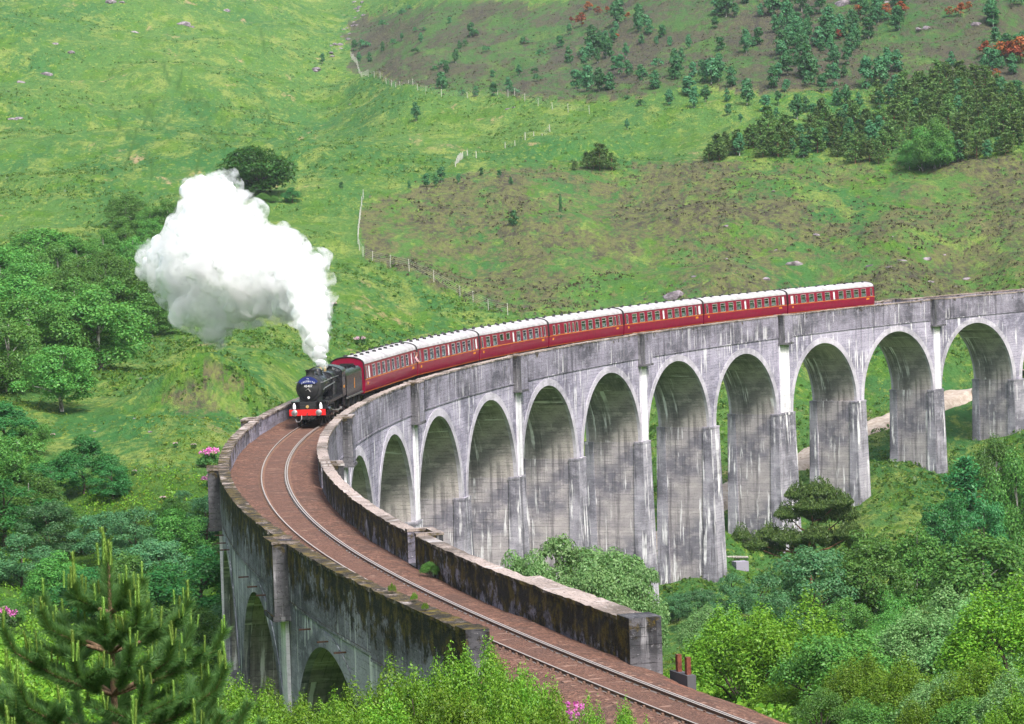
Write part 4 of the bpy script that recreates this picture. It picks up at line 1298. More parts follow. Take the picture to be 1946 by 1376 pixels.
def crown_tree(seed, kind, bark, n=3000, leaf=0.028, wid=0.33, base=0.22, clumps=34, cr=0.15, top=1.0, power=1.0, droop=0.0, limbs=9, flat=0.8, trunk_r=0.02, lean=0.0, shell=0.5):
    """unit-height tree: (trunk mesh, crown mesh)"""
    r = np.random.default_rng(seed)
    cz, rz = (top - cr * flat * 0.9 + base) / 2, (top - cr * flat * 0.9 - base) / 2
    pts = []
    while len(pts) < clumps:
        p = r.uniform(-1, 1, 3)
        d = np.linalg.norm(p)
        if d > 1 or d < shell * r.uniform(0.2, 1.2): continue
        h = (p[2] + 1) / 2
        k = (1 - h ** (1.6 * power)) * 0.55 + 0.5
        pts.append((p[0] * wid * k * 1.15, p[1] * wid * k * 1.15, cz + p[2] * rz))
    pts = np.array(pts)
    rad = cr * r.uniform(0.6, 1.25, clumps)
    wgt = rad ** 2
    which = r.choice(clumps, n, p=wgt / wgt.sum())
    d = r.normal(size=(n, 3))
    d /= np.linalg.norm(d, axis=1)[:, None]
    d[:, 2] = np.where(d[:, 2] < -0.35, -d[:, 2], d[:, 2])
    rr_ = r.uniform(0.35, 1.0, n) ** 0.5
    C = pts[which] + d * (rad[which] * rr_)[:, None] * np.array([1, 1, flat])
    C[:, 2] -= droop * r.uniform(0, 1, n) * rad[which]
    C[:, 0] += lean * C[:, 2]
    N = d * 0.9 + np.array([0, 0, 0.45]) + r.normal(size=(n, 3)) * 0.45
    V, Fq = leaves(C, N, leaf, r)
    crown = MB(); crown.add(V, Fq)
    tk = MB()
    hts = np.linspace(0, min(top * 0.86, base + (top - base) * 0.75), 7)
    wob_ = np.cumsum(r.normal(0, 0.008, (7, 2)), axis=0)
    wob_ -= wob_[0]
    tp_ = np.c_[wob_ + np.c_[lean * hts, 0 * hts], hts]
    tp_[0, 2] = -0.06
    tk.tube(tp_, trunk_r * np.linspace(1.25, 0.3, 7), 7)
    for i in r.choice(clumps, min(limbs, clumps), replace=False):
        e = pts[i].copy(); e[0] += lean * e[2]
        z0 = max(base * 0.55, min(e[2] - 0.12, hts[-1] * 0.95) * r.uniform(0.7, 1.0))
        j = np.array([np.interp(z0, tp_[:, 2], tp_[:, q]) for q in (0, 1)] + [z0])
        mid_ = (j + e) / 2 + np.array([0, 0, 0.02])
        tk.tube([j, mid_, e], trunk_r * np.array([0.5, 0.34, 0.14]), 5)
    return tk.mesh('trunk', bark, True), crown.mesh('crown', LM[kind])

def bush(seed, kind, n=4000, leaf=0.035, wid=0.75, clumps=30, cr=0.25, stems=9, bark=B_BROWN, spiky=0.0):
    """unit-height shrub"""
    r = np.random.default_rng(seed)
    a = r.uniform(0, 2 * math.pi, clumps)
    q = np.sqrt(r.uniform(0, 1, clumps)) * wid * 0.8
    zt = (1 - (q / wid) ** 2) * r.uniform(0.45, 0.85, clumps)
    pts = np.c_[q * np.cos(a), q * np.sin(a), np.maximum(zt, 0.12)]
    rad = cr * r.uniform(0.55, 1.2, clumps)
    which = r.choice(clumps, n, p=rad ** 2 / (rad ** 2).sum())
    d = r.normal(size=(n, 3)); d /= np.linalg.norm(d, axis=1)[:, None]
    d[:, 2] = np.where(d[:, 2] < -0.3, -d[:, 2], d[:, 2])
    C = pts[which] + d * (rad[which] * r.uniform(0.3, 1, n) ** 0.5)[:, None]
    if spiky:
        up_ = r.uniform(0, 1, n) ** 3 * spiky
        C[:, 2] += up_
        C[:, :2] = pts[which][:, :2] + (C - pts[which])[:, :2] * (1 - 0.75 * np.clip(up_ / spiky, 0, 1))[:, None]
    C[:, 2] = np.abs(C[:, 2])
    N = d * 0.8 + np.array([0, 0, 0.5]) + r.normal(size=(n, 3)) * 0.5
    V, Fq = leaves(C, N, leaf, r)
    crown = MB(); crown.add(V, Fq)
    tk = MB()
    for i in r.choice(clumps, min(stems, clumps), replace=False):
        e = pts[i]
        tk.tube([(e[0] * 0.15, e[1] * 0.15, -0.08), e * np.array([0.55, 0.55, 0.6]), e], [0.018, 0.013, 0.006], 5)
    return tk.mesh('stems', bark, True), crown.mesh('foliage', LM[kind])

def conifer(seed, kind, n=1200, leaf=0.04, wid=0.24, tiers=9, rough=0.3, bark=B_PINE, top_w=0.1):
    r = np.random.default_rng(seed)
    Cs, Ns = [], []
    tk = MB()
    tk.tube([(0, 0, -0.05), (0, 0, 0.5), (0, 0, 0.97)], [0.02, 0.013, 0.003], 6)
    for t in range(tiers):
        h = 0.16 + 0.8 * t / (tiers - 1)
        rad = wid * ((1 - h) ** 0.75 + top_w) * r.uniform(0.8, 1.2)
        nb = max(4, int(9 * (1 - h) + 3))
        for b_ in range(nb):
            a = r.uniform(0, 2 * math.pi)
            ln = rad * r.uniform(1 - rough, 1 + rough)
            e = np.array([math.cos(a) * ln, math.sin(a) * ln, h + ln * r.uniform(0.0, 0.45)])
            s0 = np.array([0, 0, h])
            tk.tube([s0, e], [0.006, 0.002], 4)
            k = max(5, int(n / tiers / nb))
            f = r.uniform(0.25, 1.05, k)[:, None]
            Cs.append(s0 * (1 - f) + e * f + r.normal(0, 0.026, (k, 3)))
            Ns.append(r.normal(size=(k, 3)) + np.array([0, 0, 0.8]))
    V, Fq = leaves(np.concatenate(Cs), np.concatenate(Ns), leaf, r, 0.4)
    crown = MB(); crown.add(V, Fq)
    return tk.mesh('trunk', bark, True), crown.mesh('crown', LM[kind])

def plant(name, pair, p, h, label, cat='tree', group=None, wide=1.0, parts=('trunk', 'crown')):
    o = empty(name, p, random.uniform(0, 6.28), label, cat, group)
    o.scale = (h * wide, h * wide, h)
    link(parts[0], pair[0], o)
    link(parts[1], pair[1], o)
    return o

birches = [crown_tree(100 + i, 'birch', B_BIRCH, 15000, 0.0145, 0.42, 0.06, 56, 0.14, droop=0.5) for i in range(4)]
bigs = [crown_tree(120 + i, 'birch', B_BIRCH, 16000, 0.014, 0.44, 0.12, 64, 0.13, droop=0.4, limbs=14) for i in range(3)]
darks = [crown_tree(140 + i, 'dark', B_BROWN, 14000, 0.015, 0.46, 0.08, 46, 0.15, limbs=8) for i in range(3)]
oakm = crown_tree(160, 'oak', B_BROWN, 12000, 0.027, 0.60, -0.02, 120, 0.19, power=1.3, shell=0.3, limbs=16, trunk_r=0.035)
fars = [crown_tree(180 + i, 'far', B_BIRCH, 1400, 0.044, 0.22, 0.02, 28, 0.15, limbs=4) for i in range(5)]
rusts = [crown_tree(190 + i, 'rust', B_BROWN, 520, 0.05, 0.32, 0.15, 20, 0.15, limbs=4) for i in range(3)]
fpines = [conifer(200 + i, 'pine', 1500, 0.046, 0.32, 8, 0.4, top_w=0.2) for i in range(4)]
spruce = conifer(210, 'dark', 5000, 0.026, 0.30, 14, 0.3)
willows = [crown_tree(220 + i, 'willow', B_BROWN, 16000, 0.0135, 0.48, 0.06, 60, 0.13, limbs=12, trunk_r=0.016) for i in range(2)]
valley = [crown_tree(230 + i, 'birch', B_BIRCH, 15000, 0.012, 0.30, 0.16, 60, 0.10, droop=0.8, limbs=14, trunk_r=0.014) for i in range(3)]
sallows = [bush(240 + i, 'sallow', 20000, 0.0135, 0.62, 46, 0.19, spiky=0.12) for i in range(3)]
freshes = [bush(250 + i, 'fresh', 24000, 0.0145, 0.8, 50, 0.2, spiky=0.22) for i in range(4)]
midb = [bush(260 + i, 'birch', 13000, 0.017, 0.7, 40, 0.22) for i in range(3)]
fbush = [bush(270 + i, 'far', 420, 0.09, 0.8, 14, 0.3, 3) for i in range(2)]

def hpx(p, h): return h * p[1] / FPX

# -- wood on the left, across the gully
for i, (x, y, h) in enumerate([(193, 704, 150), (271, 629, 118), (60, 706, 140), (14, 745, 150), (150, 655, 120), (95, 640, 120), (30, 655, 130), (220, 640, 120), (290, 640, 70),
                               (150, 590, 100), (205, 572, 92), (250, 560, 90), (60, 590, 105), (5, 580, 110), (110, 560, 95), (255, 520, 75), (200, 520, 80), (150, 530, 80), (240, 432, 62), (285, 440, 50),
                               (322, 445, 62), (290, 480, 65), (240, 480, 65), (12, 700, 80), (130, 700, 90), (345, 420, 40), (375, 400, 40), (20, 530, 70), (305, 500, 60), (330, 470, 50)]):
    p = ground(x, y)
    plant('birch_tree', birches[i % 4], p, hpx(p, h * 1.12), 'rounded green birch in the wood across the gully beside the grass slope', 'tree', 'birch wood beside the grass slope', random.uniform(1.0, 1.35))
p = ground(118, 781)
plant('birch_tree', bigs[0], p, hpx(p, 145), 'spreading birch with a forked pale trunk at the edge of the left wood', 'tree', None, 1.25)
p = ground(88, 522)
plant('birch_tree', bigs[1], p, hpx(p, 100), 'wide domed tree at the upper end of the wood beside the grass slope', 'tree', None, 1.9)
p = ground(486, 366)
plant('oak_tree', oakm, p, hpx(p, 92), 'broad dark green oak standing alone above the white steam', 'tree', None, 1.15)
p = ground(556, 385)
plant('bush', darks[0], p, hpx(p, 30), 'small round dark bush just downhill of the lone oak', 'bush', None, 1.3)
for i, (x, y, h) in enumerate([(440, 372, 22), (500, 385, 20), (520, 386, 14), (405, 380, 30), (470, 375, 25)]):
    p = ground(x, y)
    plant('bush', midb[i % 3], p, hpx(p, h), 'low scrub bush at the foot of the lone oak', 'bush', 'scrub under the lone oak', 1.2, ('stems', 'foliage'))

# -- gully trees, lower left
for i, (x, y, h, kd) in enumerate([(160, 938, 112, 'd'), (100, 950, 90, 'd'), (215, 950, 70, 'd'), (30, 930, 120, 'b'), (60, 1000, 110, 'b'), (10, 1040, 140, 'd'), (95, 1060, 120, 'w'), (150, 1050, 95, 'b'), (205, 1070, 110, 'w'),
                                  (265, 1085, 125, 'w'), (330, 1075, 120, 'b'), (395, 1060, 120, 'w'), (300, 1140, 130, 'w'), (380, 1190, 150, 'd'), (240, 1160, 120, 'b'), (40, 1120, 110, 'w'), (110, 1160, 120, 'b'), (170, 1180, 110, 'd'),
                                  (340, 1240, 110, 'b'), (425, 1265, 120, 'w'), (400, 1010, 70, 'b'), (350, 990, 60, 'w'), (20, 1190, 60, 'b'), (60, 860, 70, 'b'), (10, 850, 90, 'd'), (425, 1120, 110, 'd'), (330, 1010, 70, 'b')]):
    p = ground(x, y)
    src = {'d': darks, 'b': birches, 'w': willows}[kd]
    lab = {'d': 'dark green leafy tree in the gully left of the near arches', 'b': 'pale green birch in the gully left of the near arches', 'w': 'grey green willow in the gully left of the near arches'}[kd]
    plant({'d': 'broadleaf_tree', 'b': 'birch_tree', 'w': 'willow_tree'}[kd], src[i % len(src)], p, hpx(p, h), lab, 'tree', {'d': 'dark trees', 'b': 'birches', 'w': 'willows'}[kd] + ' in the left gully', random.uniform(1.1, 1.5))

# -- valley on the right, below the arches: foot on the valley ground, top where the photograph shows it
def place(name, pair, x, ytop, Y, wpx, uw, label, cat='tree', group=None, parts=('trunk', 'crown'), rz=None):
    t = pix(x, ytop, Y)
    p = on_ground(t[0], t[1])
    h = t[2] - p[2]
    o = empty(name, p, random.uniform(0, 6.28) if rz is None else rz, label, cat, group)
    k = wpx * Y / FPX / (2 * uw)
    o.scale = (k, k, h)
    link(parts[0], pair[0], o)
    link(parts[1], pair[1], o)
    return o
SF = ('stems', 'foliage')
place('willow_tree', willows[0], 1540, 1018, 205, 240, 0.56, 'large blue green willow in the valley in front of the thick pier')
place('birch_tree', valley[0], 1645, 985, 208, 170, 0.36, 'tall birch with pale bare trunk beside the large willow')
place('spruce_tree', spruce, 1832, 872, 305, 110, 0.3, 'pointed dark spruce in the valley beyond the birches')
place('birch_tree', valley[1], 1890, 805, 315, 90, 0.36, 'slim light green birch in front of the far right pier')
place('birch_tree', birches[2], 1928, 836, 298, 130, 0.5, 'light green rounded birch beside the pointed spruce')
place('broadleaf_tree', darks[1], 1795, 925, 292, 130, 0.55, 'round dark tree at the foot of the pointed spruce')
place('broadleaf_tree', darks[2], 1870, 940, 285, 130, 0.55, 'round dark tree between the spruce and the light birches')
place('birch_tree', valley[2], 1735, 985, 235, 150, 0.36, 'drooping birch between the tall bare-trunk birch and the spruce')
place('birch_tree', valley[1], 1865, 985, 215, 230, 0.36, 'broad drooping olive birch in the valley wood')
place('birch_tree', birches[0], 1960, 1040, 205, 170, 0.5, 'rounded birch behind the valley thicket')
place('bush', midb[0], 1700, 1110, 205, 130, 0.8, 'leafy thicket under the drooping birch', 'bush', None, SF)
place('willow_tree', willows[1], 1450, 1085, 200, 150, 0.56, 'lower blue green willow leaning against the large willow')
place('birch_tree', birches[3], 1600, 1120, 190, 130, 0.5, 'small birch under the tall bare-trunk birch')
sal_t = [crown_tree(245 + i, 'sallow', B_BROWN, 20000, 0.0115, 0.36, 0.2, 62, 0.12, limbs=12, trunk_r=0.014) for i in range(2)]
for x, yt, Y, wp, q in ((1000, 1012, 162, 140, 0), (1072, 988, 166, 190, 1), (1160, 1003, 164, 190, 0), (1218, 1052, 160, 130, 1), (1110, 1050, 156, 170, 0)):
    place('sallow_tree', sal_t[q], x, yt, Y, wp, 0.43, 'pale grey green sallow rising behind the near parapet', 'tree', 'sallows behind the near parapet')
for i, (x, y, h, kd) in enumerate([(1330, 1190, 80, 'w'), (1395, 1180, 95, 'w'), (1290, 1180, 60, 'w'), (1345, 1250, 110, 's'), (1385, 1300, 140, 's'), (1420, 1330, 170, 'f'), (1510, 1340, 190, 'f'), (1590, 1350, 170, 'm'), (1660, 1300, 110, 'm'), (1740, 1310, 170, 's'),
                                  (1810, 1300, 190, 's'), (1880, 1320, 200, 's'), (1945, 1330, 210, 'f'), (1640, 1370, 120, 'f'), (1720, 1390, 130, 'f'), (1800, 1400, 140, 's'), (1880, 1410, 150, 'f'), (1940, 1420, 150, 's'), (1560, 1385, 85, 'm'), (1480, 1350, 70, 'f'), (1390, 1300, 90, 'm'), (1660, 1410, 90, 'm'), (1770, 1430, 110, 'f'), (1850, 1440, 120, 'm'), (1930, 1460, 140, 'f'), (1600, 1200, 60, 'm'), (1690, 1230, 70, 'm')]):
    p = ground(x, y)
    src, nm, lab = {'w': (willows, 'willow_tree', 'small grey green willow at the foot of the middle piers'), 's': (sallows, 'sallow_bush', 'pale silvery sallow bush in the thicket right of the track'),
                    'f': (freshes, 'bush', 'bright yellow green bush in the thicket right of the track'), 'm': (midb, 'bush', 'mid green rounded bush in the thicket right of the track')}[kd]
    plant(nm, src[i % len(src)], p, hpx(p, h), lab, 'bush', {'w': 'willows at the piers', 's': 'sallows right of the track', 'f': 'bright bushes right of the track', 'm': 'rounded bushes right of the track'}[kd], random.uniform(0.95, 1.2), ('trunk', 'crown') if kd == 'w' else ('stems', 'foliage'))

# -- thicket in front of the near arches
for i, (x, yt, Y, wp) in enumerate([(420, 1300, 84, 130), (470, 1318, 80, 120), (520, 1325, 84, 120), (580, 1335, 82, 130), (640, 1338, 80, 130), (690, 1310, 84, 130), (745, 1288, 86, 140), (800, 1280, 84, 140), (855, 1268, 86, 140), (905, 1245, 88, 130), (955, 1258, 85, 130), (1000, 1292, 82, 120), (1045, 1325, 80, 110),
                                    (450, 1350, 72, 140), (550, 1352, 72, 150), (650, 1355, 72, 150), (750, 1335, 74, 150), (850, 1325, 74, 150), (940, 1315, 76, 150), (1020, 1345, 74, 130), (1110, 1350, 78, 90), (1185, 1352, 78, 90)]):
    place('bush', freshes[i % 4], x, yt, Y, wp * 2.1, 0.95, 'bright yellow green bush in the thicket below the near arches', 'bush', 'thicket below the near arches', SF)
p = SW(-100.2, -2.25, -0.15)
plant('weed_clump', midb[1], p, 0.75, 'green weed growing from the ballast against the near parapet', 'weed', None, 0.9, ('stems', 'foliage'))
for s, o, h in ((-114, 2.9, 0.35), (-116.5, 2.75, 0.3), (-119, 3.1, 0.28)):
    p = SW(s, o, 1.25)
    plant('weed_clump', freshes[1], p, h, 'small green weed rooted on top of the near left parapet', 'weed', 'weeds on the parapet', 0.7, ('stems', 'foliage'))

# -- Scots pine with flat plates
def scots(seed):
    r = np.random.default_rng(seed)
    tk = MB()
    tr_ = np.array([(0, 0, -0.05), (0.02, 0, 0.25), (-0.02, 0.01, 0.5), (0.03, 0, 0.7), (0.06, 0, 0.86)])
    tk.tube(tr_, [0.022, 0.019, 0.016, 0.012, 0.006], 8)
    Cs = []
    for (x, y, z, w_) in [(0.1, 0, 0.95, 0.16), (-0.08, 0.06, 0.93, 0.13), (0.25, -0.05, 0.88, 0.16), (0.02, -0.1, 0.86, 0.16), (-0.18, 0, 0.80, 0.14), (0.33, 0.05, 0.78, 0.15), (0.12, 0.1, 0.78, 0.16), (-0.36, 0.02, 0.66, 0.13), (-0.5, -0.03, 0.60, 0.12), (-0.2, -0.1, 0.64, 0.15), (0.05, -0.15, 0.66, 0.14), (0.36, -0.1, 0.66, 0.14), (0.2, 0.1, 0.60, 0.13), (-0.62, 0.0, 0.66, 0.09), (-0.05, 0.1, 0.56, 0.12), (-0.33, 0.1, 0.56, 0.12), (0.42, 0, 0.58, 0.1)]:
        j = np.array([np.interp(z - 0.14, tr_[:, 2], tr_[:, q]) for q in (0, 1)] + [z - 0.14])
        e = np.array([x, y, z - 0.015])
        tk.tube([j, (j + e) / 2 + [0, 0, -0.02], e], [0.009, 0.006, 0.003], 5)
        k = int(2600 * (w_ / 0.14) ** 2)
        a, q = r.uniform(0, 6.283, k), np.sqrt(r.uniform(0, 1, k)) * w_
        Cs.append(np.c_[x + q * np.cos(a), y + q * np.sin(a), z + (0.085 * (1 - (q / w_) ** 2) * (0.6 + 0.7 * np.sin(a * 3 + x * 20) ** 2)) * r.uniform(-0.6, 1.1, k)])
    C = np.concatenate(Cs)
    V, Fq = leaves(C, r.normal(size=C.shape) * [1, 1, 0.6], 0.014, r, 0.28)
    cr_ = MB(); cr_.add(V, Fq)
    return tk.mesh('trunk', B_PINE, True), cr_.mesh('crown', LM['pine'])
place('scots_pine', scots(5), 1535, 922, 262, 250, 0.6, 'flat-topped old pine with orange limbs in front of the piers', rz=0.0)
p = ground(1175, 1030)
p = SW(S_OF(2.4), 1.0, 0); p = on_ground(p[0], p[1] + 5)
plant('spruce_tree', spruce, p, 11.0, 'dark young spruce growing between the middle piers', 'tree', None, 1.1)

# -- trees on the hillside (pixel of the foot, height) read off the photograph
Z2 = [(35, 330, 60), (205, 270, 65), (240, 230, 35), (230, 330, 55), (285, 330, 60), (265, 250, 40), (355, 140, 40), (458, 80, 40), (497, 45, 30), (355, 270, 60), (415, 235, 35), (455, 215, 45), (528, 170, 30), (555, 225, 60), (573, 165, 25), (705, 125, 45), (820, 195, 80), (835, 190, 40), (740, 330, 75), (760, 260, 50), (785, 245, 35), (680, 350, 40), (665, 470, 100), (690, 390, 60), (625, 370, 30), (935, 410, 50), (940, 510, 80), (1020, 490, 85), (1075, 400, 60), (845, 510, 60), (770, 500, 30), (1050, 495, 35), (1100, 230, 40), (905, 275, 35), (1190, 290, 40), (525, 285, 30), (1170, 430, 40), (1155, 380, 30), (530, 640, 105), (1340, 340, 100), (1375, 470, 120), (1400, 470, 110), (1440, 480, 150), (1500, 490, 130), (1550, 480, 110), (1580, 370, 90), (1610, 390, 110), (1650, 400, 90), (1720, 440, 100), (1790, 470, 110), (1870, 550, 80), (1640, 520, 30), (1720, 560, 40), (1710, 170, 90), (1760, 180, 80), (1830, 190, 70), (1870, 240, 50), (1800, 240, 50), (1640, 310, 80), (1720, 230, 60), (1290, 250, 80), (1340, 180, 60), (1530, 240, 80), (1900, 400, 140), (1930, 330, 90), (585, 985, 85), (665, 960, 85), (635, 985, 60), (755, 970, 55), (495, 1000, 45), (875, 930, 55), (970, 935, 45), (1030, 975, 45), (1645, 685, 60), (1045, 1190, 90), (135, 1000, 45)]
Z3 = [(25, 200, 70), (65, 250, 60), (165, 260, 80), (95, 420, 150), (185, 410, 100), (240, 440, 130), (285, 440, 140), (325, 430, 150), (390, 460, 120), (165, 510, 130), (60, 560, 90), (195, 570, 120), (255, 540, 90), (370, 540, 80), (375, 610, 70), (440, 650, 50), (475, 550, 140), (470, 280, 130), (510, 250, 60), (330, 270, 90), (305, 150, 70), (660, 290, 150), (700, 270, 130), (610, 470, 130), (690, 400, 110), (640, 420, 90), (790, 410, 190), (820, 390, 100), (850, 250, 120), (890, 200, 140), (740, 200, 120), (690, 150, 150), (680, 90, 110), (800, 150, 80), (885, 430, 55), (695, 465, 45), (940, 350, 70), (990, 410, 70), (1030, 280, 110), (1060, 220, 80), (1110, 470, 180), (1180, 450, 160), (1220, 390, 140), (1270, 380, 130), (570, 600, 120), (640, 560, 80), (630, 640, 70), (740, 640, 140), (790, 600, 100), (830, 640, 110), (880, 600, 90), (950, 560, 100), (1000, 560, 110), (1070, 560, 80), (1600, 860, 140), (1720, 820, 80), (1920, 770, 90), (1560, 470, 60)]
hill = [(600 + x / 2.78, y / 2.78, h / 2.78) for x, y, h in Z2] + [(1250 + x / 2.796, y / 2.796, h / 2.796) for x, y, h in Z3]
def hill_label(x, y):
    if x < 690: return 'dark birch beside the stony stream bed', 'tree', 'birches by the stream bed'
    if x < 1060 and y > 100: return 'dark birch just uphill of the wire fence with thin posts', 'tree', 'birches above the wire fence'
    if x < 1060: return 'small dark birch high on the heather slope above the stream bed', 'tree', 'birches high on the heather slope'
    if x < 1300 and y > 100: return 'dark birch in the dense clump at the end of the wire fence', 'tree', 'birch clump at the fence end'
    if y > 150: return 'dark birch between the clump at the fence end and the pine plantation', 'tree', 'birches beside the plantation'
    if x > 1450: return 'dark birch on the slope uphill of the pine plantation', 'tree', 'birches above the plantation'
    return 'dark birch among the rust red trees high on the hillside', 'tree', 'birches among the red trees'
for i, (x, y, h) in enumerate(hill):
    p = ground(x, y)
    hm_ = hpx(p, h)
    low = y > 300
    if h < 14.5:
        plant('bush', fbush[i % 2], p, hm_, 'small dark green bush dotted on the heathery hillside', 'bush', 'bushes on the hillside', 1.0, ('stems', 'foliage'))
    elif low:
        plant('birch_tree', fars[i % 5], p, hm_, 'young birch standing on the rough moor behind the train', 'tree', 'young birches on the moor', random.uniform(0.8, 1.1))
    else:
        plant('birch_tree', fars[i % 5], p, hm_, *hill_label(x, y), random.uniform(0.8, 1.1))
up_poly = [(1080, 60), (1330, 0), (1946, -10), (1946, 150), (1700, 165), (1480, 190), (1250, 190), (1100, 150)]
cnt = 0
while cnt < 125:
    x, y = random.uniform(1080, 1946), random.uniform(0, 200)
    if not in_poly(np.array([[x, y]]), up_poly)[0]: continue
    if fbm(np.array([x]), np.array([y * 1.5]), 130, 3, 5)[0] < -0.2: continue
    p = ground(x, y)
    h = random.uniform(16, 50)
    if h < 22: plant('bush', fbush[cnt % 2], p, hpx(p, h), 'small dark green bush dotted on the heathery hillside', 'bush', 'bushes on the hillside', 0.9, ('stems', 'foliage'))
    else: plant('birch_tree', fars[cnt % 5], p, hpx(p, h), *hill_label(x, y), random.uniform(0.8, 1.1))
    cnt += 1
red = [(600 + x / 2.78, y / 2.78, h / 2.78) for x, y, h in [(1405, 140, 80), (1440, 60, 60), (1490, 80, 50), (1540, 70, 40), (1650, 105, 40), (1590, 200, 35), (1350, 120, 35)]]
red += [(1250 + x / 2.796, y / 2.796, h / 2.796) for x, y, h in [(1070, 110, 90), (1210, 100, 90), (1290, 90, 90), (1610, 90, 80), (1550, 90, 60), (1650, 60, 60), (1740, 310, 90), (1830, 320, 110), (1890, 330, 130), (1930, 330, 150), (1800, 420, 60), (960, 210, 60), (1860, 300, 90)]]
for i, (x, y, h) in enumerate(red):
    p = ground(x, y)
    plant('larch_tree', rusts[i % 3], p, hpx(p, h), 'rust red leafed tree on the upper hillside', 'tree', 'rust red trees on the upper hillside', 1.2)
for (x, y, h) in [(1754, 325, 92), (1776, 322, 100), (1729, 325, 54), (1747, 325, 62), (1787, 318, 80)]:
    p = ground(x, y)
    plant('birch_tree', birches[int(x) % 4], p, hpx(p, h), 'tall green birch of the close stand in front of the pine plantation', 'tree', 'birch stand before the plantation', 0.85)
# pine plantation
poly = [(1330, 305), (1500, 302), (1715, 315), (1800, 310), (1980, 290), (1980, 165), (1790, 160), (1680, 190), (1590, 232), (1430, 262)]
cnt = 0
while cnt < 190:
    x, y = random.uniform(1330, 1980), random.uniform(160, 320)
    if not in_poly(np.array([[x, y]]), poly)[0]: continue
    p = ground(x, y)
    if cnt % 4 == 1: plant('birch_tree', fars[cnt % 5], p, hpx(p, random.uniform(30, 46)), 'lighter green birch growing among the pines of the plantation', 'tree', 'birches among the pines', 1.0)
    else: plant('pine_tree', fpines[cnt % 4], p, hpx(p, random.uniform(38, 54)), 'olive green young pine in the plantation on the hillside', 'tree', 'pine plantation', random.uniform(1.0, 1.35))
    cnt += 1
for (x, y, h) in [(1347, 306, 32), (1368, 304, 40), (1400, 294, 40), (1450, 300, 40), (1479, 300, 43), (1092, 324, 18), (1116, 320, 29), (1140, 324, 50), (1163, 324, 32), (1128, 322, 34)]:
    p = ground(x, y)
    plant('pine_tree', fpines[int(x) % 4], p, hpx(p, h), 'small dark pine at the lower edge of the hillside trees', 'tree', 'small pines on the moor edge', 1.3)
p = ground(1066, 418)
plant('sapling', fars[1], p, hpx(p, 50), 'thin white-stemmed sapling on the green mound on the moor', 'tree', None, 0.25)

# -- rhododendrons in flower
def rhodo(seed, k='pink', nf=260):
    r = np.random.default_rng(seed)
    st_, fo = bush(seed, 'rhodo', 1400, 0.06, 0.7, 20, 0.26, 5)
    a, q = r.uniform(0, 6.283, nf), np.sqrt(r.uniform(0, 1, nf)) * 0.6
    cl = r.integers(0, 16, nf)
    ca_, cq = r.uniform(0, 6.283, 16), np.sqrt(r.uniform(0, 1, 16)) * 0.6
    C = np.c_[cq[cl] * np.cos(ca_[cl]), cq[cl] * np.sin(ca_[cl]), 0.98 - 0.55 * cq[cl] ** 2] + r.normal(0, 0.055, (nf, 3))
    V, Fq = leaves(C, r.normal(size=(nf, 3)) + [0, -0.5, 1], 0.05, r, 0.8)
    m = MB(); m.add(V, Fq)
    return st_, fo, m.mesh('flowers', LM[k])
rh = [rhodo(300), rhodo(301), rhodo(302, 'pale')]
for i, (x, y, h, k) in enumerate([(400, 888, 36, 0), (406, 935, 34, 1), (686, 659, 20, 2), (322, 1225, 45, 0), (262, 1210, 24, 1), (5, 1200, 44, 0), (155, 1200, 18, 1), (368, 852, 9, 2), (334, 850, 8, 2), (310, 955, 10, 2), (100, 832, 8, 2), (62, 835, 8, 2), (415, 1200, 22, 2), (285, 1170, 18, 2), (636, 583, 10, 2), (255, 902, 9, 2)]):
    p = ground(x, y)
    o = empty('rhododendron', p, random.uniform(0, 6), ['rhododendron bush with bright magenta flowers beside the viaduct gully', 'rhododendron bush with bright magenta flowers beside the viaduct gully', 'low bush with pale pink flowers on the grass slope'][k], 'bush', ['magenta rhododendrons', 'magenta rhododendrons', 'pale pink bushes'][k])
    h = hpx(p, h)
    o.scale = (h, h, h)
    for nm, me in zip(('stems', 'foliage', 'flowers'), rh[k]): link(nm, me, o)
def foxglove(seed):
    r = np.random.default_rng(seed)
    m = MB(); m.tube([(0, 0, -0.1), (0, 0, 1)], [0.02, 0.01], 5)
    n = 40
    a, z = r.uniform(0, 6.283, n), r.uniform(0.55, 1, n)
    V, Fq = leaves(np.c_[0.05 * np.cos(a), 0.05 * np.sin(a), z], r.normal(size=(n, 3)), 0.06, r, 0.8)
    f = MB(); f.add(V, Fq)
    return m.mesh('stem', LM['fresh']), f.mesh('flowers', LM['pink'])
fg = foxglove(1)
for x, y in ((903, 1275), (1080, 1352), (1096, 1350), (1108, 1356), (1085, 1372), (1100, 1374), (1056, 1378)):
    p = ground(x, y + 30)
    plant('foxglove', fg, p, max(0.8, hpx(p, 45)), 'pink foxglove spike in the thicket beside the track', 'flower', 'foxgloves by the track', 1.2, ('stem', 'flowers'))

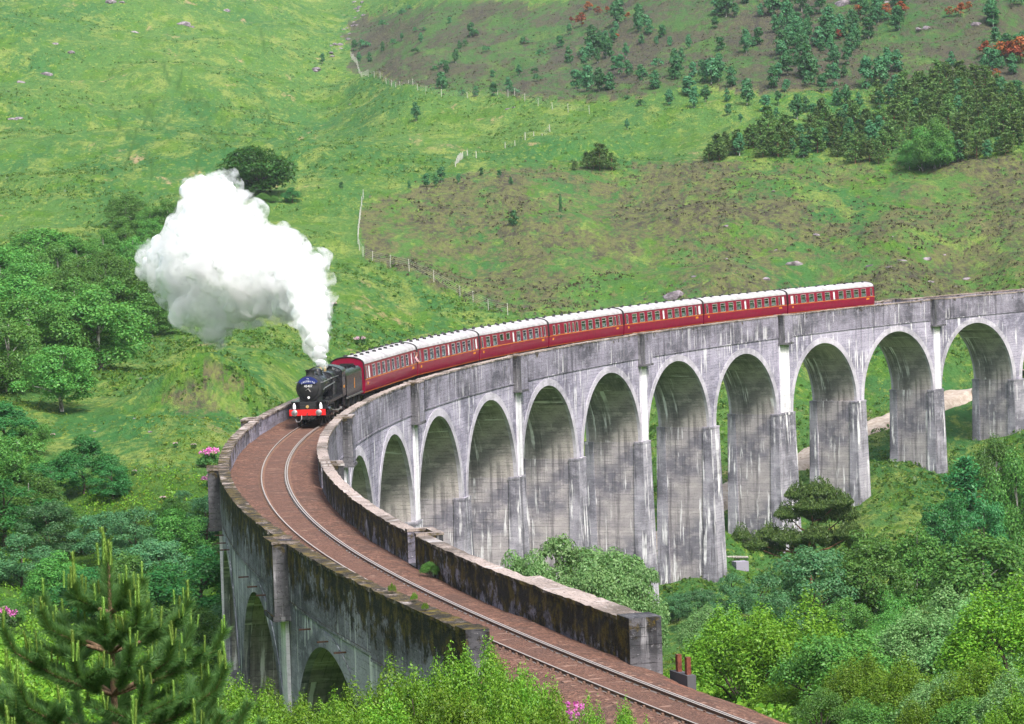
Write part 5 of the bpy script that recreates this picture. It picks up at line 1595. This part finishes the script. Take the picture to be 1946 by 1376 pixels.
# ------------------------------------------------------------------ ground cover, rocks, fences, path
inside = (tpx[:, 0] > -60) & (tpx[:, 0] < PW + 60) & (tpx[:, 1] > -40) & (tpx[:, 1] < PH)
dist = np.hypot(TV[:, 0], TV[:, 1])
def cover(name, mask, n, kind, size, blades, label, cat, tall=1.0, leaf=0.42):
    ids = np.nonzero(mask)[0]
    ids = rng.choice(ids, min(n, len(ids)), replace=False)
    dd = np.hypot(TV[ids, 0], TV[ids, 1])
    C0 = TV[ids, :2] + rng.uniform(-1, 1, (len(ids), 2)) * (dd * np.array([[0.003], [0.016]])).T
    C0 = np.c_[C0, terrain(C0[:, 0], C0[:, 1])]
    sc = size * rng.uniform(0.5, 1.5, len(ids))
    C = np.repeat(C0, blades, 0)
    s_ = np.repeat(sc, blades)
    d = rng.normal(size=C.shape); d /= np.linalg.norm(d, axis=1)[:, None]
    d[:, 2] = np.abs(d[:, 2]) * tall
    C = C + d * s_[:, None] * 0.8
    N = d + rng.normal(size=C.shape) * 0.5
    V, Fq = leaves(C, N, leaf, rng, 0.55)
    V = (V.reshape(-1, 4, 3) - C[:, None]) * (s_ / 0.6)[:, None, None] + C[:, None]
    m = MB(); m.add(V.reshape(-1, 3), Fq)
    o = m.build(name, LM[kind])
    tag(o, label, cat, kind='stuff')
patch = fbm(TV[:, 0], TV[:, 1], 22, 4, 91)
cover('heather', inside & (moor > 0.5) & (dist > 380) & (patch + 0.5 * fbm(TV[:, 0], TV[:, 1], 6, 2, 97) > -0.02), 30000, 'heather', 0.32, 5, 'dark brown heather tufts covering the moor', 'heather', 1.0, 0.34)
cover('grass_tussocks', inside & (moor < 0.5) & (dist > 240) & (dist < 900) & (patch > -0.05), 26000, 'tussock', 0.24, 5, 'green grass tussocks covering the hillside', 'grass', 1.6, 0.26)
cover('bracken', inside & (moor < 0.5) & (dist > 300) & (dist < 1150) & (patch + 0.4 * fbm(TV[:, 0], TV[:, 1], 5, 2, 95) > 0.1), 18000, 'bracken', 0.4, 5, 'dark green bracken drifts on the hillside', 'bracken', 1.0, 0.32)
cover('undergrowth', inside & (dist > 62) & (dist < 260) & (deep) & (bank < 0.05), 11000, 'fresh', 0.5, 22, 'leafy undergrowth filling the ground between bushes', 'undergrowth', leaf=0.11)

rk = NT('lichen_rock')
rk.base(rk.mix(rk.ramp(rk.noise(rk.pos(), 0.9, 6, 0.7), 0.35, 0.7), (0.085, 0.072, 0.08), (0.30, 0.255, 0.28)), 0.9, spec=0.2)
def rock_mesh(seed):
    bm = bmesh.new()
    bmesh.ops.create_icosphere(bm, subdivisions=2, radius=1.0)
    r = np.random.default_rng(seed)
    k = r.normal(size=(7, 3)); k /= np.linalg.norm(k, axis=1)[:, None]
    for v in bm.verts:
        n_ = np.array(v.co)
        f = min(1.0, min(0.72 / max(1e-3, float(n_ @ q)) for q in k if n_ @ q > 0.1) if any(n_ @ q > 0.1 for q in k) else 1.0)
        v.co = Vector(n_ * f * (1 + r.normal(0, 0.05)))
        v.co.z *= 0.6
    me = bpy.data.meshes.new('rock')
    bm.to_mesh(me); bm.free()
    me.materials.append(rk.mat)
    return me
rocks = [rock_mesh(i) for i in range(5)]
RK = [(88, 140, 22), (40, 156, 18), (20, 228, 26), (36, 222, 20), (14, 172, 10), (345, 46, 30), (362, 48, 16), (136, 100, 16), (210, 3, 26), (232, 4, 16), (600, 131, 22), (430, 20, 16), (255, 60, 14), (105, 83, 14), (966, 207, 14), (977, 206, 9), (640, 193, 8), (667, 198, 8),
      (1760, 492, 20), (1715, 494, 18), (1510, 502, 34), (1278, 560, 50), (1550, 446, 14), (1690, 508, 16), (1655, 504, 18), (1455, 530, 18), (1320, 525, 14), (1380, 492, 12), (1475, 475, 10), (1770, 535, 16), (1840, 530, 20), (1795, 484, 8), (1470, 363, 10), (1380, 430, 10), (1697, 448, 10), (1693, 410, 7),
      (1855, 45, 26), (1760, 52, 20), (1745, 60, 12), (1600, 5, 40), (1690, 3, 24), (285, 820, 9), (228, 718, 9), (268, 720, 8), (255, 795, 6), (180, 820, 5), (1145, 890, 12)]
for t in np.linspace(0, 1, 30):
    x = np.interp(t, [0, 0.3, 0.6, 0.85, 1], [683, 676, 650, 636, 601]) + random.gauss(0, 5)
    y = np.interp(t, [0, 0.3, 0.6, 0.85, 1], [2, 40, 72, 98, 134]) + random.gauss(0, 3)
    RK.append((x, y, random.uniform(7, 14)))
for i, (x, y, wd) in enumerate(RK):
    p = ground(x, y)
    sz_ = wd * p[1] / FPX / 2 * 1.2
    o = link('rock', rocks[i % 5], None, p - np.array([0, 0, 0.22 * sz_]), (random.uniform(-0.2, 0.2), random.uniform(-0.2, 0.2), random.uniform(0, 6.28)), (sz_ * 1.1, sz_ * 0.8, sz_ * 0.8))
    if 600 < x < 690 and y < 140: tag(o, 'pale boulder in the stony stream bed high on the hill', 'rock', 'boulders of the stream bed')
    elif y > 560 and x < 400: tag(o, 'small pale stone lying in the grass beside the left wood', 'rock', 'stones in the grass')
    elif x > 1200 and y > 300 and y < 600: tag(o, 'grey pink rock showing through the moor behind the train', 'rock', 'rocks on the moor')
    elif x > 1500: tag(o, 'grey crag among the trees of the upper hillside', 'rock', 'crags on the upper hillside')
    elif x > 1000: tag(o, 'grey stone lying at the foot of a pier', 'rock')
    else: tag(o, 'grey outcrop rock on the green hillside', 'rock', 'rocks on the green hillside')

M_POST = simple('weathered_post', (0.42, 0.40, 0.36), 0.9, 0, 0.25, 5.0)
M_WIRE = simple('fence_wire', (0.42, 0.42, 0.41), 0.6, 0.3, 0.1, 5.0)
def fence(poly, label, hgt=1.9, step=5.5, thick=0.09):
    pts = []
    for (x, y) in poly: pts.append(ground(x, y))
    pts = np.array(pts)
    seg = np.r_[0, np.cumsum(np.linalg.norm(np.diff(pts, axis=0), axis=1))]
    n = max(2, int(seg[-1] / step))
    q = np.linspace(0, seg[-1], n + 1)
    P = np.stack([np.interp(q, seg, pts[:, i]) for i in range(2)], -1)
    P = np.c_[P, terrain(P[:, 0], P[:, 1])]
    o = empty('wire_fence', P[0], 0, label, 'fence')
    pm = MB().tube([(0, 0, -0.4), (0, 0, hgt)], [thick, thick * 0.9], 6).mesh('post', M_POST)
    for a in P: link('post', pm, o, a - P[0], (random.gauss(0, 0.03), random.gauss(0, 0.03), 0))
    for hz in np.linspace(0.25, 0.95, 5) * hgt:
        MB().tube((P - P[0]) + [0, 0, hz], 0.009, 4).build('wire', M_WIRE, o)
fence([(691, 378), (686, 405), (682, 440), (680, 470), (692, 490), (720, 503), (760, 512), (790, 523), (830, 540), (870, 560), (915, 583), (965, 598)], 'pale deer fence running downhill from the oak towards the train', 1.8, 6, 0.06)
fence([(667, 108), (680, 130), (700, 145), (740, 163), (800, 180), (850, 186), (900, 187), (955, 182), (985, 190), (1030, 203), (1075, 212), (1120, 216)], 'wire fence with thin posts below the hillside birches', 1.9, 8, 0.07)
fence([(866, 318), (880, 300), (892, 296), (905, 300)], 'short pale rail fence by a ditch on the green slope', 1.5, 4.5, 0.1)
fence([(960, 283), (1000, 268), (1045, 250)], 'faint wire fence climbing between moor and green slope', 1.6, 9, 0.1)

gp = NT('gravel_path')
gp.base(gp.mix(gp.ramp(gp.noise(gp.pos(), 1.2, 6, 0.7), 0.35, 0.65), (0.30, 0.24, 0.19), (0.46, 0.39, 0.33)), 0.95, spec=0.15)
def ribbon(poly, wd, name, mat):
    pts = np.array([ground(x, y) for x, y in poly])
    seg = np.r_[0, np.cumsum(np.linalg.norm(np.diff(pts[:, :2], axis=0), axis=1))]
    q = np.arange(0, seg[-1], 1.2)
    c = np.stack([np.interp(q, seg, pts[:, i]) for i in range(2)], -1)
    for _ in range(6): c[1:-1] = (c[:-2] + c[1:-1] * 2 + c[2:]) / 4
    t = np.gradient(c, axis=0); t /= np.linalg.norm(t, axis=1)[:, None]
    nrm = np.c_[-t[:, 1], t[:, 0]]
    k = 7
    V = []
    for j in range(k):
        e = (j / (k - 1) - 0.5) * wd
        P = c + nrm * (e + (rng.normal(0, 0.12, len(c)) if j in (0, k - 1) else 0 * c[:, 0]))[:, None]
        V.append(np.c_[P, terrain(P[:, 0], P[:, 1]) + (0.45 if 0 < j < k - 1 else -0.3)])
    V = np.stack(V, 1)
    lvl = V[:, 1:-1, 2].max(1)
    V[:, 1:-1, 2] = np.maximum(V[:, 1:-1, 2], lvl[:, None] - 0.15)
    n = len(c)
    ii = np.arange(n * k).reshape(n, k)
    m = MB(); m.add(V.reshape(-1, 3), np.stack([ii[:-1, :-1], ii[:-1, 1:], ii[1:, 1:], ii[1:, :-1]], -1).reshape(-1, 4))
    return tag(m.build(name, mat, smooth=True), kind='structure')
ribbon([(1150, 1080), (1245, 1040), (1375, 950), (1455, 912), (1540, 872), (1620, 835), (1690, 803), (1760, 775), (1835, 748), (1950, 715)], 5.2, 'gravel_path', gp.mat)

# concrete block and log at the foot of the thick pier, rusty posts at the end of the near parapet
p = ground(1407, 1080)
m = MB().box(-0.75, 0.75, -0.7, 0.7, -0.3, 0.8)
o = m.build('concrete_block', M_WALL); o.location = p; o.rotation_euler = (0, 0, 0.3)
tag(o, 'pale square concrete block lying at the foot of a pier', 'block')
p = ground(1395, 1062)
m = MB().tube([(-1.6, 0, 0.15), (0, 0, 0.18), (1.6, 0.1, 0.14)], [0.2, 0.17, 0.14], 8)
o = m.build('log', B_BIRCH, smooth=True); o.location = p; o.rotation_euler = (0, 0, -0.2)
tag(o, 'grey fallen log in the grass near the concrete block', 'log')
m_rp = simple('rust_red_post', (0.13, 0.035, 0.02), 0.85, 0, 0.35, 8.0)
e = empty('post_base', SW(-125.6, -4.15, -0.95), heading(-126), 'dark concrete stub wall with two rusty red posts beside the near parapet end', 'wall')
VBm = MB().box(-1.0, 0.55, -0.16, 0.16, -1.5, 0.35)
VBm.build('stub_wall', M_DARKC, e)
for xx in (-0.55, 0.25):
    MB().box(xx - 0.09, xx + 0.09, -0.08, 0.08, 0.33, 0.95).build('post', m_rp, e)

# ------------------------------------------------------------------ young pine close to the camera
def near_pine(px, py_top, Y):
    top = pix(px, py_top, Y)
    gz = on_ground(top[0], top[1])[2]
    root = empty('young_pine', (top[0], top[1], gz), 0, 'young pine with upright pale green shoots growing in the foreground', 'tree')
    H = top[2] - gz
    r = np.random.default_rng(77)
    needleN = leafmat('needle_young_pine', (0.045, 0.14, 0.048), (0.15, 0.27, 0.085), 0.4)
    candle = leafmat('shoot_pale_green', (0.13, 0.25, 0.05), (0.25, 0.36, 0.09), 0.3)
    twig = barkmat('pine_twig', (0.09, 0.06, 0.035), (0.2, 0.13, 0.08), 20)
    px_m = FPX / Y
    ends = []
    tk = MB()
    tk.tube([(0.05, 0, -0.3), (0.02, 0, H * 0.35), (0, 0, H * 0.7), (0, 0, H - 0.30)], [0.055, 0.04, 0.022, 0.012], 8)
    ndl_C, ndl_D = [], []
    def shoots(e, n, ln):
        for q in range(n):
            off = np.array([r.normal(0, 0.028), r.normal(0, 0.028), 0]) * (0 if q == 0 else 1.3)
            ends.append((e + off, ln * (1.0 if q == 0 else r.uniform(0.45, 0.75)), np.array([r.normal(0, 0.05), r.normal(0, 0.05), 1.0])))
    def needles(a, b, k, spread=0.08):
        k = int(k * 4.2)
        f = r.uniform(0, 1, k)[:, None]
        c = a * (1 - f) + b * f
        t = (b - a) / (np.linalg.norm(b - a) + 1e-9)
        d = r.normal(size=(k, 3)); d -= (d @ t)[:, None] * t * 0.7
        d /= np.linalg.norm(d, axis=1)[:, None]
        d = d * 0.75 + t * 0.65
        ndl_C.append(c); ndl_D.append(d)
    shoots(np.array([0, 0, H - 0.30]), 6, 0.28)
    needles(np.array([0, 0, H - 1.1]), np.array([0, 0, H - 0.3]), 420)
    # whorls of branches
    for z_rel, nb, ln in ((0.38, 5, 0.32), (0.68, 7, 0.55), (1.0, 9, 0.78), (1.35, 10, 0.95), (1.7, 11, 1.1), (2.05, 11, 1.2), (2.45, 11, 1.3), (2.9, 10, 1.35)):
        z0 = H - 0.30 - z_rel
        a0 = r.uniform(0, 6.28)
        for b_ in range(nb):
            a = a0 + 6.283 * b_ / nb + r.normal(0, 0.15)
            l_ = ln * r.uniform(0.75, 1.15)
            dr = np.array([math.cos(a), math.sin(a), 0])
            rise = r.uniform(0.35, 0.6) * l_
            p0 = np.array([0, 0, z0]); p1 = p0 + dr * l_ * 0.5 + [0, 0, rise * 0.35]; p2 = p0 + dr * l_ * 0.9 + [0, 0, rise * 0.8]; p3 = p0 + dr * l_ + [0, 0, rise + 0.08]
            tk.tube([p0, p1, p2, p3], [0.018, 0.014, 0.009, 0.006], 5)
            needles(p1 * 0.7 + p0 * 0.3, p1, 120); needles(p1, p2, 330); needles(p2, p3, 200)
            shoots(p3, r.integers(2, 5), r.uniform(0.14, 0.25))
            for q in range(3):
                f = r.uniform(0.4, 0.85)
                s0 = p0 * (1 - f) + p2 * f
                sd_ = dr * 0.5 + np.array([-dr[1], dr[0], 0]) * r.choice([-1, 1]) * 0.8 + [0, 0, 0.45]
                s1 = s0 + sd_ * l_ * r.uniform(0.22, 0.38)
                tk.tube([s0, s1], [0.008, 0.004], 4)
                needles(s0, s1, 190)
                if r.uniform() < 0.75: shoots(s1, r.integers(1, 4), r.uniform(0.09, 0.17))
    tk.build('trunk', twig, root, True)
    C, D = np.concatenate(ndl_C), np.concatenate(ndl_D)
    n = len(C)
    ln = r.uniform(0.055, 0.10, n)[:, None]
    side = np.cross(D, r.normal(size=(n, 3))); side /= np.linalg.norm(side, axis=1)[:, None]
    wdt = 0.0026
    V = np.stack([C - side * wdt, C + side * wdt, C + D * ln], 1).reshape(-1, 3)
    m = MB(); m.add(V, np.arange(3 * n).reshape(n, 3))
    tag(m.build('needles', needleN, root), kind='stuff')
    # one mesh of a fresh shoot, copied to every tip
    sm = MB(); sm.tube([(0, 0, -0.1), (0, 0, 0.5), (0, 0, 0.93), (0, 0, 1.0)], [0.042, 0.042, 0.035, 0.012], 7)
    k = 150
    a, z = r.uniform(0, 6.283, k), r.uniform(0, 0.95, k)
    c = np.c_[0.04 * np.cos(a), 0.04 * np.sin(a), z]
    d = np.c_[np.cos(a), np.sin(a), np.full(k, 1.6)]; d /= np.linalg.norm(d, axis=1)[:, None]
    sd_ = np.c_[-np.sin(a), np.cos(a), 0 * a]
    sm.add(np.stack([c - sd_ * 0.012, c + sd_ * 0.012, c + d * 0.11], 1).reshape(-1, 3), np.arange(3 * k).reshape(k, 3))
    sme = sm.mesh('shoot', candle, True)
    for e, l_, d in ends[:290]:
        o = link('shoot', sme, root, e, (d[1] * -1, d[0], r.uniform(0, 6)), (l_ * 0.85 + 0.045, l_ * 0.85 + 0.045, l_ * r.uniform(0.75, 1.05)))
near_pine(203, 992, 21.0)

# ------------------------------------------------------------------ steam
PUFF = [(609, 692, 13, 0), (606, 672, 17, 1), (604, 650, 23, 2), (598, 622, 29, 3), (592, 592, 36, 5), (583, 560, 44, 7), (566, 522, 50, 9), (540, 492, 50, 11), (535, 462, 30, 12), (500, 520, 60, 12), (470, 500, 70, 13), (430, 500, 85, 15), (395, 470, 78, 17), (350, 510, 58, 18), (318, 490, 40, 20), (335, 550, 38, 19), (290, 505, 24, 22), (400, 410, 58, 18), (388, 375, 38, 19), (365, 362, 22, 20), (420, 362, 28, 20), (385, 345, 16, 20), (445, 440, 55, 16), (400, 580, 56, 16), (402, 620, 26, 16), (403, 640, 13, 16), (360, 590, 36, 17), (460, 570, 48, 14), (505, 570, 38, 13), (430, 610, 22, 15), (545, 585, 26, 10), (300, 470, 20, 22), (345, 440, 26, 19), (352, 410, 16, 20)]
chim = SW(-17.0, 0, 4.0)
YC = chim[1]
stm = empty('steam_plume', chim, 0, 'billowing cloud of white steam rising from the locomotive chimney', 'steam')
def puffs(lst, grow, name, disp, mat, vox):
    bm = bmesh.new()
    for (x, y, r_, dy) in lst:
        c = pix(x, y, YC + dy) - chim
        R_ = r_ * (YC + dy) / FPX * grow
        bmesh.ops.create_icosphere(bm, subdivisions=3, radius=R_, matrix=Matrix.Translation(c) @ Matrix.Diagonal((1, 0.9, 1, 1)))
        for q in range(10 if r_ > 14 else 4):
            v = Vector(rng.normal(size=3)); v.normalize()
            bmesh.ops.create_icosphere(bm, subdivisions=2, radius=R_ * rng.uniform(0.22, 0.48), matrix=Matrix.Translation(Vector(c) + v * R_ * 0.85))
    me = bpy.data.meshes.new(name)
    bm.to_mesh(me); bm.free()
    o = bpy.data.objects.new('tmp_puff', me)
    COL.objects.link(o)
    md = o.modifiers.new('r', 'REMESH'); md.mode = 'VOXEL'; md.voxel_size = vox
    for sc_, st_ in disp:
        tx = bpy.data.textures.new('puff', 'CLOUDS'); tx.noise_scale = sc_; tx.noise_depth = 3
        d = o.modifiers.new('d', 'DISPLACE'); d.texture = tx; d.strength = st_; d.mid_level = 0.5; d.texture_coords = 'LOCAL'
    dg = bpy.context.evaluated_depsgraph_get()
    me2 = bpy.data.meshes.new_from_object(o.evaluated_get(dg))
    bpy.data.objects.remove(o)
    me2.name = name
    me2.materials.clear(); me2.materials.append(mat)
    me2.polygons.foreach_set('use_smooth', np.ones(len(me2.polygons), bool))
    return link(name, me2, stm)
sm_ = NT('steam_core')
sm_.base((0.985, 0.985, 0.985), 1.0, spec=0.0)
sm_.b.inputs['Subsurface Weight'].default_value = 1.0
sm_.b.inputs['Subsurface Radius'].default_value = (12, 12, 12)
sm_.b.inputs['Subsurface Scale'].default_value = 1.0
puffs(PUFF, 0.84, 'steam_core', [(1.6, 1.2), (0.6, 0.6)], sm_.mat, 0.16)
sv = NT('steam_wisp')
sv.t.nodes.remove(sv.b)
vol = sv.n('VolumePrincipled', {'Color': (1, 1, 1, 1), 'Anisotropy': 0.2})
ns = sv.noise(sv.obj(), 0.75, 6, 0.68)
sv.t.links.new(sv.math('MULTIPLY', sv.ramp(ns, 0.47, 0.60), 1.9), vol.inputs['Density'])
sv.t.links.new(vol.outputs[0], sv.t.nodes['Material Output'].inputs['Volume'])
WISP = PUFF + [(272, 478, 16, 22), (283, 500, 18, 22), (462, 385, 20, 18), (470, 412, 22, 17), (440, 338, 14, 20), (480, 440, 16, 16), (500, 595, 22, 13), (520, 600, 16, 13), (265, 465, 10, 22), (450, 350, 12, 20), (487, 372, 12, 18), (485, 460, 14, 15), (410, 335, 10, 20), (258, 462, 9, 23), (268, 490, 12, 23), (500, 400, 12, 17), (478, 395, 16, 17), (445, 330, 10, 20), (555, 440, 9, 12), (535, 600, 12, 12), (480, 605, 14, 13), (375, 630, 12, 16)]
puffs(WISP, 1.22, 'steam_wisp', [(1.6, 0.8)], sv.mat, 0.3)

# ------------------------------------------------------------------ air
HAZE = True
if HAZE:
    hz = NT('haze')
    hz.t.nodes.remove(hz.b)
    hv = hz.n('VolumePrincipled', {'Color': (0.82, 0.88, 1.0, 1), 'Density': 0.00008, 'Anisotropy': 0.3})
    hz.t.links.new(hv.outputs[0], hz.t.nodes['Material Output'].inputs['Volume'])
    zlo, zhi = TV[:, 2].min() - 1.5, TV[:, 2].max() + 20
    m = MB().box(-4400, 4400, -200, 4400, zlo, zhi)
    tag(m.build('haze', hz.mat), kind='stuff')
